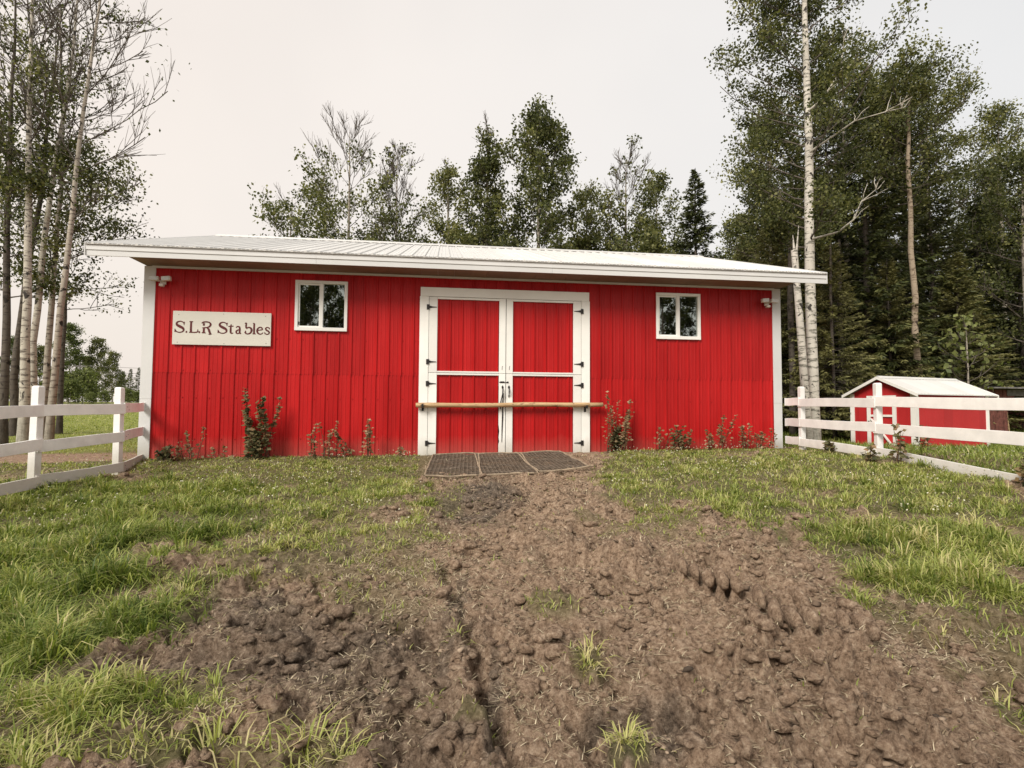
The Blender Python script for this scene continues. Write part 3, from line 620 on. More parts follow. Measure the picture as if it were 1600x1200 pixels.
for side in (-1, 1):
    for lvl, (z0, z1) in enumerate(((LZ0, HM-.003), (HM+.003, LZ1))):
        leaf = bpy.data.objects.new('door', None); C.objects.link(leaf); leaf.parent = barn
        a, b = (DL+JW, CU-.006) if side < 0 else (CU+.006, DR-JW)
        so = .158; si = .128
        wo = (a, a+so) if side < 0 else (b-so, b); wi = (b-si, b) if side < 0 else (a, a+si)
        mb = MB(); mb.box(wo[0], wo[1], -.052, -.022, z0, z1); mb.build('stile', M['white'], leaf, .004)
        mb = MB()
        if side < 0 and lvl == 0:                                 # chewed inner edge near the foot
            zs = [z0, .16, .22, .30, .42, .55, z1]; xs = [0, 0, .014, .004, .016, .0, .0]
            mb.prism([(wi[0]+x_, z_) for x_, z_ in zip(xs, zs)]+[(wi[1], z1), (wi[1], z0)], -.052, -.022)
        else: mb.box(wi[0], wi[1], -.052, -.022, z0, z1)
        mb.build('stile', M['white'], leaf, .004)
        pa, pb = (wo[1], wi[0]) if side < 0 else (wi[1], wo[0])
        if lvl == 1:
            mb = MB(); mb.box(pa+.001, pb-.001, -.049, -.022, z1-.04, z1-.001); mb.build('rail', M['white'], leaf, .003)
            mb = MB(); mb.box(pa+.001, pb-.001, -.049, -.022, z0+.001, z0+.032); mb.build('rail', M['white'], leaf, .003)
            pz0, pz1 = z0+.033, z1-.041
        else:
            mb = MB(); mb.box(pa+.001, pb-.001, -.049, -.022, z1-.036, z1-.001); mb.build('rail', M['white'], leaf, .003)
            pz0, pz1 = z0, z1-.037
        mb = MB(); ribbed_sheet(mb, pa+.001, pb-.001, pz0, pz1, RIB0+(.05 if side > 0 else .02), (), -.012); mb.build('door_panel', M['red'], leaf)
        hu = a if side < 0 else b
        for hz in ((.195, 1.32) if lvl == 0 else (1.735, 2.78)): tee_hinge(leaf, hu, hz, 1 if side < 0 else -1)
        if lvl == 0:
            hu = CU-.062 if side < 0 else CU+.062; mb = MB()
            mb.tube([(hu, -.055, 1.262), (hu, -.085, 1.235), (hu, -.098, 1.18), (hu, -.085, 1.125), (hu, -.055, 1.098)], [.008, .010, .013, .010, .008], 6)
            mb.prism([(hu, 1.305), (hu+.022, 1.268), (hu+.010, 1.235), (hu-.010, 1.235), (hu-.022, 1.268)], -.060, -.053)
            mb.prism([(hu-.012, 1.115), (hu+.012, 1.115), (hu+.010, 1.078), (hu, 1.06), (hu-.010, 1.078)], -.060, -.053); mb.build('handle', M['black'], leaf)
        if lvl == 0 and side < 0:
            mb = MB(); mb.tube([(CU-.13, -.060, 1.362), (CU+.055, -.060, 1.358)], .006, 6)
            mb.box(CU-.11, CU-.03, -.0575, -.053, 1.345, 1.378); mb.box(CU+.02, CU+.05, -.0575, -.053, 1.345, 1.375); mb.build('slide_bolt', M['black'], leaf)
        if lvl == 1:
            mb = MB(); mb.tube([(wi[0]+.06, -.056, 1.60), (wi[0]+.062, -.056, 1.665), (wi[0]+.075, -.056, 1.672)], .0035, 5); mb.build('hook', M['black'], leaf)
# bar brackets
def u_of(px, off=0.0):
    k = (px-800)/FPX; c, s = math.cos(YAW), math.sin(YAW); return (k*(BY-off*c)-BX-off*s)/(c-k*s)
for pu in (u_of(661), u_of(913)):
    mb = MB(); mb.prism([(pu-.02, .80), (pu+.02, .80), (pu+.02, .93), (pu-.02, .93)], -.062, -.054); mb.box(pu-.02, pu+.02, -.19, -.062, .868, .880); mb.box(pu-.02, pu+.02, -.20, -.19, .868, .93)
    mb.build('bar_bracket', M['black'], barn)
def on_barn(u, b, z):
    c, s = math.cos(YAW), math.sin(YAW); return Vector((BX+u*c-b*s, BY+u*s+b*c, z))
# peeled pole lying across the doors
ua, ub = u_of(650, .13), u_of(942, .13); n = 14
bar = MB(); bar.tube([((ub-ua)*i/n-(ub-ua)/2, .004*math.sin(i*1.3), .006*math.sin(i*.8+1)) for i in range(n+1)], [.044+.003*math.sin(i*1.7) for i in range(n+1)], 12)
bo = bar.build('wooden_bar', M['pole'], None, smooth=True); bo.location = on_barn((ua+ub)/2, -.125, .925); bo.rotation_euler = (0, -.012, YAW)
tag(bo, 'peeled round wooden pole barring the white double doors at waist height', 'bar')
# black strap hanging from the left door handle
st = thing('hanging_strap', 'black strap looped through the left door handle and hanging down', 'strap', on_barn(CU-.062, -.1, 1.14), YAW)
def ribbon(pts, w):
    mb = MB(); vs = []
    for (x, y, z), ww in zip(pts, w): vs += [(x-ww/2, y, z), (x+ww/2, y, z)]
    n = len(pts); f = [(2*i, 2*i+1, 2*i+3, 2*i+2) for i in range(n-1)]; mb.add(vs, f)
    mb.add([(v[0], v[1]+.004, v[2]) for v in vs], [tuple(reversed(q)) for q in f]); return mb
ribbon([(0, -.012, .01), (-.014, .012, -.07), (-.036, .030, -.16), (-.040, .034, -.30)], [.022, .020, .018, .014]).build('strap_end', M['black'], st)
ribbon([(.006, -.012, .01), (.008, .014, -.10), (.006, .032, -.20), (.002, .036, -.45), (-.006, .037, -.70), (-.010, .038, -.93)], [.024, .022, .02, .024, .018, .008]).build('strap_tail', M['black'], st)
# floodlights under the eaves
def flood(u, z, flip, label):
    t = thing('security_light', label, 'lamp', on_barn(u, -.04, z), YAW, 'security lights at the barn corners'); s = -1 if flip else 1
    mb = MB(); mb.box(-.05, .05, -.025, .0, -.05, .03); mb.build('base_plate', M['light'], t, .004)
    mb = MB(); mb.box(-.035, .035, -.10, -.02, -.095, -.045); mb.build('motion_sensor', M['light'], t, .012)
    for q, tilt in ((-1, .15), (1, -.2)):
        cx = q*.10*s; mb = MB(); mb.beam((cx-.075, -.12, .035+tilt*.03), (cx+.075, -.12, .035-tilt*.05), .075, .082); o = mb.build('lamp_head', M['light'], t, .012)
        g = MB(); g.beam((cx-.06, -.160, .033+tilt*.03), (cx+.06, -.160, .033-tilt*.05), .006, .06); g.build('lens', M['lens'], o)
        mb = MB(); mb.tube([(0, -.02, 0), (cx*.5, -.06, .012), (cx, -.10, .03)], .011, 6); mb.build('swivel_arm', M['light'], t)
flood(u_of(251), 3.09, False, 'twin-head security light under the left end of the eave, above the sign')
flood(u_of(1198), 3.06, True, 'twin-head security light under the right end of the eave, beyond the right window')

# ------------------------------------------------------------------ sign with lettering
SA, SB, SZ0, SZ1 = .474, 2.16, 1.968, 2.575
sign = thing('stable_sign', 'cream signboard reading S.L.R Stables on the red wall left of the windows', 'sign', on_barn(SA, -.028, SZ0), YAW)
mb = MB(); mb.box(0, SB-SA, -.02, 0, 0, SZ1-SZ0); mb.build('board', M['sign'], sign, .004)
for (x_, z_) in ((.10, .54), (SB-SA-.10, .55), (.86, .57), (.88, .03), (.09, .04), (SB-SA-.08, .05)):
    mb = MB(); mb.tube([(x_, -.024, z_), (x_, -.019, z_)], .007, 8); mb.build('screw', M['sillwood'], sign)
def smooth_path(p, k=7):
    p = np.array(p, float); q = np.vstack([2*p[0]-p[1], p, 2*p[-1]-p[-2]]); out = []
    for i in range(1, len(q)-2):
        for t in np.linspace(0, 1, k, endpoint=False):
            a, b, c, d = q[i-1], q[i], q[i+1], q[i+2]
            out.append(.5*((2*b)+(-a+c)*t+(2*a-5*b+4*c-d)*t*t+(-a+3*b-3*c+d)*t**3))
    out.append(p[-1]); return np.array(out)
# strokes: points (x, y, width) in sign units, cap height 135
GL = {
 'S': [[(100,98,7),(97,112,9),(82,126,9),(55,133,10),(28,124,13),(17,104,18),(27,86,22),(55,70,25),(85,53,22),(97,32,17),(88,12,11),(60,1,9),(30,4,9),(10,18,10),(3,34,6)],[(100,88,4),(103,128,8)],[(0,44,4),(2,4,9)]],
 '.': [[(0,8,17),(9,8,17),(17,8,17)]],
 'L': [[(24,132,17),(23,66,18),(24,4,19)],[(4,132,7),(24,131,10),(46,132,7)],[(4,4,8),(50,4,9),(85,6,10),(100,14,9)],[(100,42,5),(101,6,9)]],
 'R': [[(28,118,17),(25,86,16)],[(29,58,17),(26,4,18)],[(2,114,6),(16,128,10),(52,134,11),(88,126,12),(102,104,17),(92,80,13),(62,66,10),(30,64,8),(8,60,5)],[(60,66,12),(82,44,17),(92,14,18),(103,-10,13)],[(6,2,8),(28,3,9),(48,2,8)],[(82,-16,5),(103,-12,10),(116,-6,5)]],
 't': [[(34,112,7),(31,80,14),(30,40,17),(32,12,16),(44,2,10),(60,8,6)],[(2,84,7),(30,88,10),(62,90,7)]],
 'a': [[(6,72,9),(20,86,10),(42,82,14),(49,62,16),(48,24,16),(54,4,12),(66,4,7)],[(48,50,7),(24,42,11),(8,24,14),(16,4,11),(36,4,9),(48,20,8)]],
 'b': [[(4,128,6),(20,122,13),(19,92,15),(22,70,15)],[(12,136,6),(30,128,6)],[(22,62,7),(46,78,11),(72,72,15),(84,46,18),(72,14,14),(44,0,10),(18,6,10),(4,22,7)],[(14,38,7),(17,8,13)]],
 'l': [[(18,130,14),(17,66,16),(18,4,16)],[(2,128,6),(18,130,9)],[(0,2,7),(18,3,8),(38,2,7)]],
 'e': [[(12,44,8),(40,50,8),(66,56,10),(62,74,13),(42,84,10),(18,70,14),(8,42,17),(18,12,14),(44,0,10),(66,8,8),(76,22,5)]],
 's': [[(54,66,6),(46,80,9),(28,84,9),(12,70,13),(22,50,15),(46,36,15),(54,16,12),(36,0,9),(14,4,9),(4,18,6)],[(55,58,4),(56,82,7)],[(3,28,4),(3,4,7)]]}
TXT = [('S',380),('.',500),('L',535),('.',645),('R',675),('S',862),('t',975),('a',1060),('b',1160),('l',1255),('e',1300),('s',1393)]
ku = 1.62/1070
for ch, x0_ in TXT:
    mb = MB()
    for kq, stroke in enumerate(GL[ch]):
        sp = smooth_path(stroke) if len(stroke) > 2 else np.array(stroke, float)
        d = np.gradient(sp[:, :2], axis=0); d /= np.linalg.norm(d, axis=1)[:, None]+1e-9; nrm = np.stack([-d[:, 1], d[:, 0]], 1)
        wdt = sp[:, 2:3]*.62+.8; Lp = sp[:, :2]+nrm*wdt; Rp = sp[:, :2]-nrm*wdt; n = len(sp); vs = []
        y_ = -.0225-.0006*kq
        for P in (Lp, Rp):
            for (x_, z_) in P: vs.append(((.516-SA)+(x0_-380+x_)*ku, y_, (2.186-SZ0)+(z_)*ku*1.0))
        mb.add(vs, [(i, i+1, n+i+1, n+i) for i in range(n-1)])
    me = mb.build('letter', M['letter'], sign)

# ------------------------------------------------------------------ rubber mats
for k, (mx0, mx1) in enumerate(mats_px):
    nx_, ny_ = 13, 24; u0 = 6.40+mx0; u1 = 6.40+mx1; vs = []
    for j in range(ny_+1):
        for i in range(nx_+1):
            u = u0+(u1-u0)*i/nx_+.10*(j/ny_)*(k-1)*(-1); b = -2.14+.02*k-.05*(k == 1)+1.95*j/ny_+.012*math.sin(i*.9+k)*(j < 3)
            p = on_barn(u, b, 0); vs.append((p.x, p.y))
    vs = np.array(vs); zz = G(vs[:, 0], vs[:, 1])+.034+fbm(vs[:, 0], vs[:, 1], .5, 2, 33)*.03
    V = np.c_[vs, zz]; cx, cy, cz = V.mean(0)
    idx_ = np.arange((nx_+1)*(ny_+1)).reshape(ny_+1, nx_+1)
    F_ = np.stack([idx_[:-1,:-1], idx_[:-1,1:], idx_[1:,1:], idx_[1:,:-1]], -1).reshape(-1, 4)
    lab = ['muddy rubber grid mat before the doors, the left one of three', 'muddy rubber grid mat before the doors, between the two other mats', 'muddy rubber grid mat before the doors, the right one of three'][k]
    t = thing('rubber_mat', lab, 'mat', (cx, cy, cz), 0, 'rubber mats before the doors')
    o = link('grid', np_mesh('grid', V-[cx, cy, cz], F_, M['rubber']), t); w = o.modifiers.new('wire', 'WIREFRAME'); w.thickness = .015; w.use_even_offset = False
    rim = MB(); ring = list(idx_[0])+list(idx_[1:, -1])+list(idx_[-1, ::-1][1:])+list(idx_[::-1, 0][1:])
    rim.tube([tuple(V[i]-[cx, cy, cz]+[0, 0, .004]) for i in ring], .013, 5, False); rim.build('rim', M['rim'], t)

# ------------------------------------------------------------------ fences
def fence(name, label, posts, tops, rails, facing, pw=.10):
    """posts: ground points; rails: list of (height at each post) tops; boards sit behind the posts"""
    t = thing(name, label, 'fence', (posts[0][0], posts[0][1], 0))
    ox, oy = posts[0][:2]; rr = random.Random(len(label))
    for i, (x, y) in enumerate(posts):
        if tops[i] is None: continue
        mb = MB(); h = tops[i]; lean = rr.uniform(-.012, .012)
        w = pw/2; zb = float(G(x, y))-.25; vs = []
        for z, sx, ins in ((zb, 0, 0), (h-.015, lean*1.2, 0), (h, lean*1.2, .014)):
            for a, b in ((-1,-1),(1,-1),(1,1),(-1,1)): vs.append((a*(w-ins)+sx, b*(w-ins), z))
        mb.add(vs, [(3,2,1,0),(8,9,10,11)]+[(q*4+j, q*4+(j+1)%4, q*4+4+(j+1)%4, q*4+4+j) for q in range(2) for j in range(4)])
        o = mb.build('post', M['fence'], t, .006); o.location = (x-ox, y-oy, 0); o.rotation_euler = (0, 0, facing[i])
    for (tp, wd) in rails:
        for i in range(len(posts)-1):
            a = Vector((posts[i][0]-ox, posts[i][1]-oy, tp[i]-wd/2+rr.uniform(-.012, .012))); b = Vector((posts[i+1][0]-ox, posts[i+1][1]-oy, tp[i+1]-wd/2+rr.uniform(-.012, .012)))
            d = (b-a).normalized(); nrm = Vector((-d.y, d.x, 0)); side = fence_side
            sh = nrm*(pw/2+.016)*side
            a2, b2 = a+sh-d*(.03 if i else .0), b+sh+d*(.03 if i < len(posts)-2 else 0)
            L = (b2-a2).length; n = 7; vs = []
            for k in range(n+1):
                q = k/n; p = a2.lerp(b2, q); wav = .006*math.sin(q*5+i*2+tp[0]*9); e = wd/2+rr.uniform(-.003, .003)
                for (aa, zz) in ((-.013, -e), (.013, -e), (.013, e), (-.013, e)): vs.append(p+nrm*(aa+.004*math.sin(q*3+i))+Vector((0, 0, zz+wav)))
            fs = [(0,1,2,3), tuple(n*4+j for j in (3,2,1,0))]+[(k*4+j, (k+1)*4+j, (k+1)*4+(j+1)%4, k*4+(j+1)%4) for k in range(n) for j in range(4)]
            mb = MB(); mb.add(vs, fs); mb.build('rail', M['fence'], t, .004)
    nl = MB()
    for (tp, wd) in rails:
        for i, (x, y) in enumerate(posts):
            if tops[i] is None: continue
            j = min(i, len(posts)-2); d = Vector((posts[j+1][0]-posts[j][0], posts[j+1][1]-posts[j][1], 0)).normalized(); nrm = Vector((-d.y, d.x, 0))*fence_side
            for e in (-.13, -.1, .1, .13):
                p = Vector((x-ox, y-oy, tp[i]-wd/2+rr.uniform(-.05, .05)))+d*e+nrm*(pw/2-.001); nl.tube([p, p-nrm*.004], .0065, 5)
    nl.build('nail_heads', M['greywood'], t)
    return t
fence_side = 1
LP = [(-6.72, 9.95), (-6.12, 8.5), (-6.28, 7.2), (-6.1, 5.85), (-6.0, 3.9)]
fence('board_fence', 'white three-board fence joining the left corner of the barn', LP, [None, 1.145, 1.11, 1.06, .74],
      [((.92, .895, .85, .80, .55), .152), ((.50, .455, .40, .36, .12), .152), ((.02, -.02, -.07, -.11, -.36), .145)], [0, .05, -.03, 0, .04], .10)
fence_side = -1
RP = [(5.66, 11.15), (5.62, 10.55), (5.78, 8.6), (6.02, 6.15), (6.35, 3.8)]
fence('board_fence', 'white three-board fence joining the right corner of the barn before the small shed', RP, [None, 1.315, 1.29, 1.26, 1.02],
      [((1.10, 1.09, 1.065, 1.00, .80), .152), ((.70, .69, .66, .59, .38), .155), ((.34, .33, .27, .10, -.05), .150)], [0, .1, -.05, 0, .06], .092)

# ------------------------------------------------------------------ small red shed
ST = R(20); SX, SY = wx(1430, 14.0), 14.0
shed_scale = .96
shed = thing('small_shed', 'small red shed with white metal gable roof behind the right fence', 'shed', (SX, SY, -.12), ST)
SLn, SWd, SH, SAp = 3.02, 1.84, 1.53, 1.96                        # length along x, width along y, eave height, apex
def sh_box(nm, mat, *b, bev=.004): m = MB(); m.box(*b); return m.build(nm, mat, shed, bev)
nb = 8
for k in range(nb):                                               # side wall sheets
    a, b = SLn*k/nb, SLn*(k+1)/nb; sh_box('wall_board', M['red_wood'], a+.002, b-.002, -.001*(k % 2), .02, 0, SH-.01, bev=.002)
for side in (0, 1):
    nb2 = 8
    for k in range(nb2):
        a, b = SWd*k/nb2, SWd*(k+1)/nb2; za = SH+(SAp-SH)*(1-abs(2*a/SWd-1)); zb_ = SH+(SAp-SH)*(1-abs(2*b/SWd-1)); x = 0 if side == 0 else SLn-.02
        mb = MB(); x1 = x+.02-.0; mb.add([(x, a+.002, 0), (x, b-.002, 0), (x, b-.002, zb_-.02), (x, a+.002, za-.02), (x1, a+.002, 0), (x1, b-.002, 0), (x1, b-.002, zb_-.02), (x1, a+.002, za-.02)],
            [(0,1,2,3),(7,6,5,4),(0,4,5,1),(1,5,6,2),(2,6,7,3),(3,7,4,0)]); mb.build('wall_board', M['red_wood'], shed)
sh_box('wall_board', M['red_wood'], 0.02, SLn-.02, SWd-.02, SWd, 0, SH-.01)
for (x, y) in ((0, 0), (0, SWd), (SLn, 0), (SLn, SWd)):
    mb = MB(); mb.box(x-.025, x+(.10 if x == 0 else .025), y-.025, y+.025, -.02, SH-.01) if y == 0 else mb.box(x-.025, x+.03, y-.10, y+.025, -.02, SH-.01)
    if x == 0 and y == 0: mb.box(-.027, -.003, .025, .11, -.02, SH-.012)
    if x == SLn and y == 0: mb.v = []; mb.f = []; mb.box(SLn-.09, SLn+.025, -.025, .02, -.02, SH-.01)
    mb.build('corner_board', M['white'], shed)
for k in range(6):                                                # roof sheets on both slopes
    a, b = -.16+(SLn+.36)*k/6, -.16+(SLn+.36)*(k+1)/6
    for s in (0, 1):
        mb = MB(); n = 8
        for i in range(n):
            ua, ub = a+(b-a)*i/n, a+(b-a)*(i+1)/n; ha, hb = .014*(i % 2 == 0), .014*((i+1) % 2 == 0)
            sl = (SAp-SH)/(SWd/2); y0, z0 = -.17, SH-.17*sl+.03; y1, z1 = SWd/2, SAp+.03
            q = [(ua, y0, z0+ha), (ub, y0, z0+hb), (ub, y1, z1+hb), (ua, y1, z1+ha)]
            if s: q = [(p[0], SWd-p[1], p[2]) for p in q]
            mb.add(q, [(0,1,2,3)]); mb.add([(p[0], p[1], p[2]-.022) for p in q], [(3,2,1,0)]); mb.add([q[0], q[1], (q[1][0], q[1][1], z0-.022), (q[0][0], q[0][1], z0-.022)], [(3,2,1,0)])
        mb.build('roof_sheet', M['roof'], shed)
mb = MB(); mb.add([(-.17, SWd/2-.11, SAp-.005), (-.17, SWd/2, SAp+.062), (-.17, SWd/2+.11, SAp-.005), (SLn+.21, SWd/2-.11, SAp-.005), (SLn+.21, SWd/2, SAp+.062), (SLn+.21, SWd/2+.11, SAp-.005)], [(0,3,4,1),(1,4,5,2)]); mb.build('ridge_cap', M['roof'], shed)
for s in (0, 1):
    for x in (-.175, SLn+.18):
        mb = MB(); ya, yb = (-.18, SWd/2) if s == 0 else (SWd+.18, SWd/2); sl = (SAp-SH)/(SWd/2); z0 = SH-.18*sl
        mb.add([(x, ya, z0-.04), (x, yb, SAp-.04), (x, yb, SAp+.045), (x, ya, z0+.045), (x+.02, ya, z0-.04), (x+.02, yb, SAp-.04), (x+.02, yb, SAp+.045), (x+.02, ya, z0+.045)], [(0,1,2,3),(7,6,5,4),(0,4,5,1),(3,2,6,7),(0,3,7,4)]); mb.build('barge_board', M['white'], shed)
door = bpy.data.objects.new('door', None); C.objects.link(door); door.parent = shed
d0, d1, dz = .50, 1.34, 1.46
for nm, bb in (('frame_board', (-.035, -.004, d0, d0+.10, .0, dz)), ('frame_board', (-.035, -.004, d1-.10, d1, .0, dz)), ('frame_board', (-.036, -.004, d0+.101, d1-.101, dz-.10, dz)), ('rail', (-.034, -.004, d0+.101, d1-.101, .86, .92))):
    m = MB(); m.box(*bb); m.build(nm, M['white'], door)
mb = MB(); mb.beam((-.02, d1-.12, .80), (-.02, d0+.12, .06), .028, .085, (1,0,0)); mb.build('brace', M['white'], door)
mb = MB(); mb.box(-.05, -.036, d1-.08, d1-.03, .7, .74); mb.build('latch', M['black'], door)
mb = MB()
for k in range(9):
    a = .25+k*.33; mb.box(a, a+.31, -.07+.02*math.sin(k), .12, -.09, .035+.02*math.sin(k*2.1))
mb.build('footing', M['concrete'], shed, .015)

# ------------------------------------------------------------------ weathered open shelter beyond the shed
shel = thing('open_shelter', 'weathered dark red board shelter with open front behind the small shed', 'shelter', (wx(1550, 17.2), 17.2, -.15), R(8))
def shb(nm, mat, *b): m = MB(); m.box(*b); return m.build(nm, mat, shel, .006)
for k in range(6): shb('wall_board', M['oldwood'], -.35+k*.15+.006, -.35+(k+1)*.15-.004, -.004*(k % 2), .03, 0, 1.72)
for k in range(14): shb('wall_board', M['oldwood'], .3+k*.3, .3+(k+1)*.3-.004, 2.6, 2.63, 0, 1.75)
for k in range(9): shb('wall_board', M['oldwood'], -.37, -.34, .03+k*.29, .03+(k+1)*.29-.004, 0, 1.72)
shb('lintel', M['greywood'], .55, 4.4, -.02, .05, 1.52, 1.72); shb('post', M['greywood'], 4.3, 4.42, -.03, .09, 0, 1.52)
m = MB(); m.prism([(.55, 1.52), (.55, 1.0), (.58, 1.25), (.68, 1.42), (.85, 1.52)], -.01, .03); m.build('corner_brace', M['oldwood'], shel)
for k in range(12): shb('roof_board', M['greywood'], -.5+k*.42, -.5+(k+1)*.42-.005, -.3, 2.9, 1.74+.004*(k % 2), 1.79)
m = MB(); m.beam((1.15, .55, 0), (1.45, .9, 1.35), .04, .24, (0, 1, 0)); m.build('board_stand_in', M['pole'], shel)  # board added as a stand-in for an unclear brown shape

# ------------------------------------------------------------------ trees
def quads(P, D, N, ln, wd):
    """diamond leaves: centre P, long axis D, normal N"""
    D = D/np.linalg.norm(D, axis=1)[:, None]; S = np.cross(D, N); S /= np.linalg.norm(S, axis=1)[:, None]+1e-9
    ln = ln[:, None]/2; wd = wd[:, None]/2
    V = np.stack([P-D*ln, P+S*wd-D*ln*.1, P+D*ln, P-S*wd-D*ln*.1], 1).reshape(-1, 3)
    return V, np.arange(len(V)).reshape(-1, 4)
def rvec(r, n): v = r.normal(size=(n, 3)); return v/np.linalg.norm(v, axis=1)[:, None]
class Tubes:
    """many tapered limbs collected into one mesh"""
    def __init__(s): s.V = []; s.F = []; s.n = 0
    def add(s, pts, rad, k):
        pts = np.asarray(pts, float); n = len(pts); d = np.gradient(pts, axis=0); d /= np.linalg.norm(d, axis=1)[:, None]+1e-9
        a = np.where(np.abs(d[:, :1]) < .9, np.array([[1., 0, 0]]), np.array([[0, 1., 0]])); u = np.cross(d, a); u /= np.linalg.norm(u, axis=1)[:, None]+1e-9; w = np.cross(d, u)
        t = np.arange(k)*2*np.pi/k; ring = pts[:, None]+(u[:, None]*np.cos(t)[None, :, None]+w[:, None]*np.sin(t)[None, :, None])*np.asarray(rad)[:, None, None]
        s.V.append(ring.reshape(-1, 3)); i = np.arange(n-1)[:, None]*k; j = np.arange(k)[None]
        s.F.append((np.stack([i+j, i+(j+1) % k, i+k+(j+1) % k, i+k+j], -1).reshape(-1, 4))+s.n); s.n += n*k
    def mesh(s, name, mat): return np_mesh(name, np.vstack(s.V), np.vstack(s.F), mat, smooth=True)
def limb(r, p0, d0, L, n, wob, up):
    pts = [np.array(p0, float)]; d = np.array(d0, float); d /= np.linalg.norm(d)
    for i in range(n):
        d = d+r.normal(size=3)*wob+np.array([0, 0, up]); d /= np.linalg.norm(d); pts.append(pts[-1]+d*L/n)
    return np.array(pts)
def broadleaf(seed, H, r0, path=None, base=.3, width=2.0, nb=26, leaves=6000, leaf=.10, bare=1.1, bare_lo=-1, upright=.9, bark_='bark_mid', leafm='leaf', sub=5, twig=3, clump=.26,
              drop=.25, back=0.0, wob=.075, ctop=.5, dark=.42, taper=.9, wmin=.3, twr=.011, limbf=.36, limb_='bark_dark'):
    """trunk with limbs, twigs and clumps of leaves; bare = share of the height above which the wood is dead"""
    r = np.random.default_rng(seed); T = Tubes(); T0 = Tubes(); n = 16
    if path is None:
        a, b = r.normal(size=2)*.012*H; path = [(0, 0), (.5, 0), (1, 0)]; off = np.array([[a*math.sin(q*2.2), b*math.sin(q*2.6)] for q in np.linspace(0, 1, n+1)])
        tr = np.c_[off, np.linspace(0, H, n+1)]
    else:
        pz = [p[1] for p in path]; px_ = [p[0] for p in path]; zz = np.linspace(0, H, n+1)
        tr = np.c_[np.interp(zz, pz, px_), r.normal(size=n+1)*.015, zz]
    tr[0, 2] = -.3; rad = r0*(1-np.linspace(0, 1, n+1))**taper*.97+.012; rad[0] *= 1.35; rad[1] *= 1.06
    T0.add(tr, rad, 10)
    nodes = []; nw = []
    for i in range(nb):
        t = base+(.985-base)*((i+r.uniform(0, .9))/nb); z = t*H; q = (t-base)/(1-base)
        p0 = np.array([np.interp(z, tr[:, 2], tr[:, 0]), np.interp(z, tr[:, 2], tr[:, 1]), z])
        az = i*2.39996+r.uniform(-.5, .5)
        if back: # most limbs grow to the sides and the far side
            az = math.atan2(math.sin(az)+back, math.cos(az)*1.1)
        L = width*(min(1, wmin+q*3.2)*(1-q)**ctop+.10)*r.uniform(.6, 1.15)
        el = (.25+.75*q)*upright+r.uniform(-.12, .2)
        d = np.array([math.cos(az)*math.cos(el), math.sin(az)*math.cos(el), math.sin(el)])
        br = np.interp(z, tr[:, 2], rad)*limbf; P = limb(r, p0, d, L, 6, wob, .085)
        T.add(P, np.maximum(br*(1-np.linspace(0, 1, 7))**.8, .009)+.002, 5)
        dead = t > bare or t < bare_lo
        for j in range(sub):
            f = .25+.72*(j+r.uniform(0, 1))/sub; k = f*6; k0 = min(5, int(k)); ps = P[k0]+(P[k0+1]-P[k0])*(k-k0); dd = P[k0+1]-P[k0]; dd /= np.linalg.norm(dd)
            d2 = dd*.85+rvec(r, 1)[0]*.62+np.array([0, 0, .25]); L2 = L*(.42-.2*f)*r.uniform(.7, 1.25)+.18; P2 = limb(r, ps, d2, L2, 4, wob*1.1, .04)
            T.add(P2, np.linspace(max(br*.35, twr), twr*.6, 5), 4)
            if not dead or r.uniform() < .12: nodes += [P2[2], P2[3], P2[4]]; nw += [1, 1, 1.2]
            for m_ in range(twig if dead else max(1, twig-2)):
                f2 = r.uniform(.25, 1); q0 = P2[min(3, int(f2*4))]; d3 = (P2[-1]-P2[0]); d3 = d3/np.linalg.norm(d3)*.9+rvec(r, 1)[0]*.5+np.array([0, 0, .28])
                P3 = limb(r, q0, d3, L2*r.uniform(.35, .7)+.08, 3, wob, .05); T.add(P3, np.linspace(twr*.72, twr*.4, 4), 3)
                if not dead and r.uniform() < .6: nodes.append(P3[-1]); nw.append(1)
    trunk = T0.mesh('trunk', M[bark_]); twigs = T.mesh('branches', M[limb_]); crown = None
    if leaves and nodes:
        nodes = np.array(nodes); keep = r.uniform(size=len(nodes)) > drop
        nodes = nodes[keep] if keep.sum() > 3 else nodes; npb = max(1, leaves//len(nodes))
        sz = r.uniform(.55, 1.3, len(nodes)); P = np.repeat(nodes, npb, 0); s_ = np.repeat(sz, npb)
        P = P+rvec(r, len(P))*(r.uniform(size=(len(P), 1))**.45)*np.array([clump, clump, clump*.75])*1.9*s_[:, None]
        N = rvec(r, len(P))+np.array([0, -.25, .55]); D = rvec(r, len(P))+np.array([0, 0, -.35]); ln = leaf*r.uniform(.6, 1.3, len(P))
        V, F_ = quads(P, D, N/np.linalg.norm(N, axis=1)[:, None], ln, ln*r.uniform(.6, .9, len(P)))
        tint = np.clip(np.repeat(r.normal(dark, .2, len(nodes)), npb)+r.normal(0, .14, len(P)), 0, 1)
        crown = np_mesh('crown', V, F_, M[leafm], tint)
    return trunk, crown, twigs
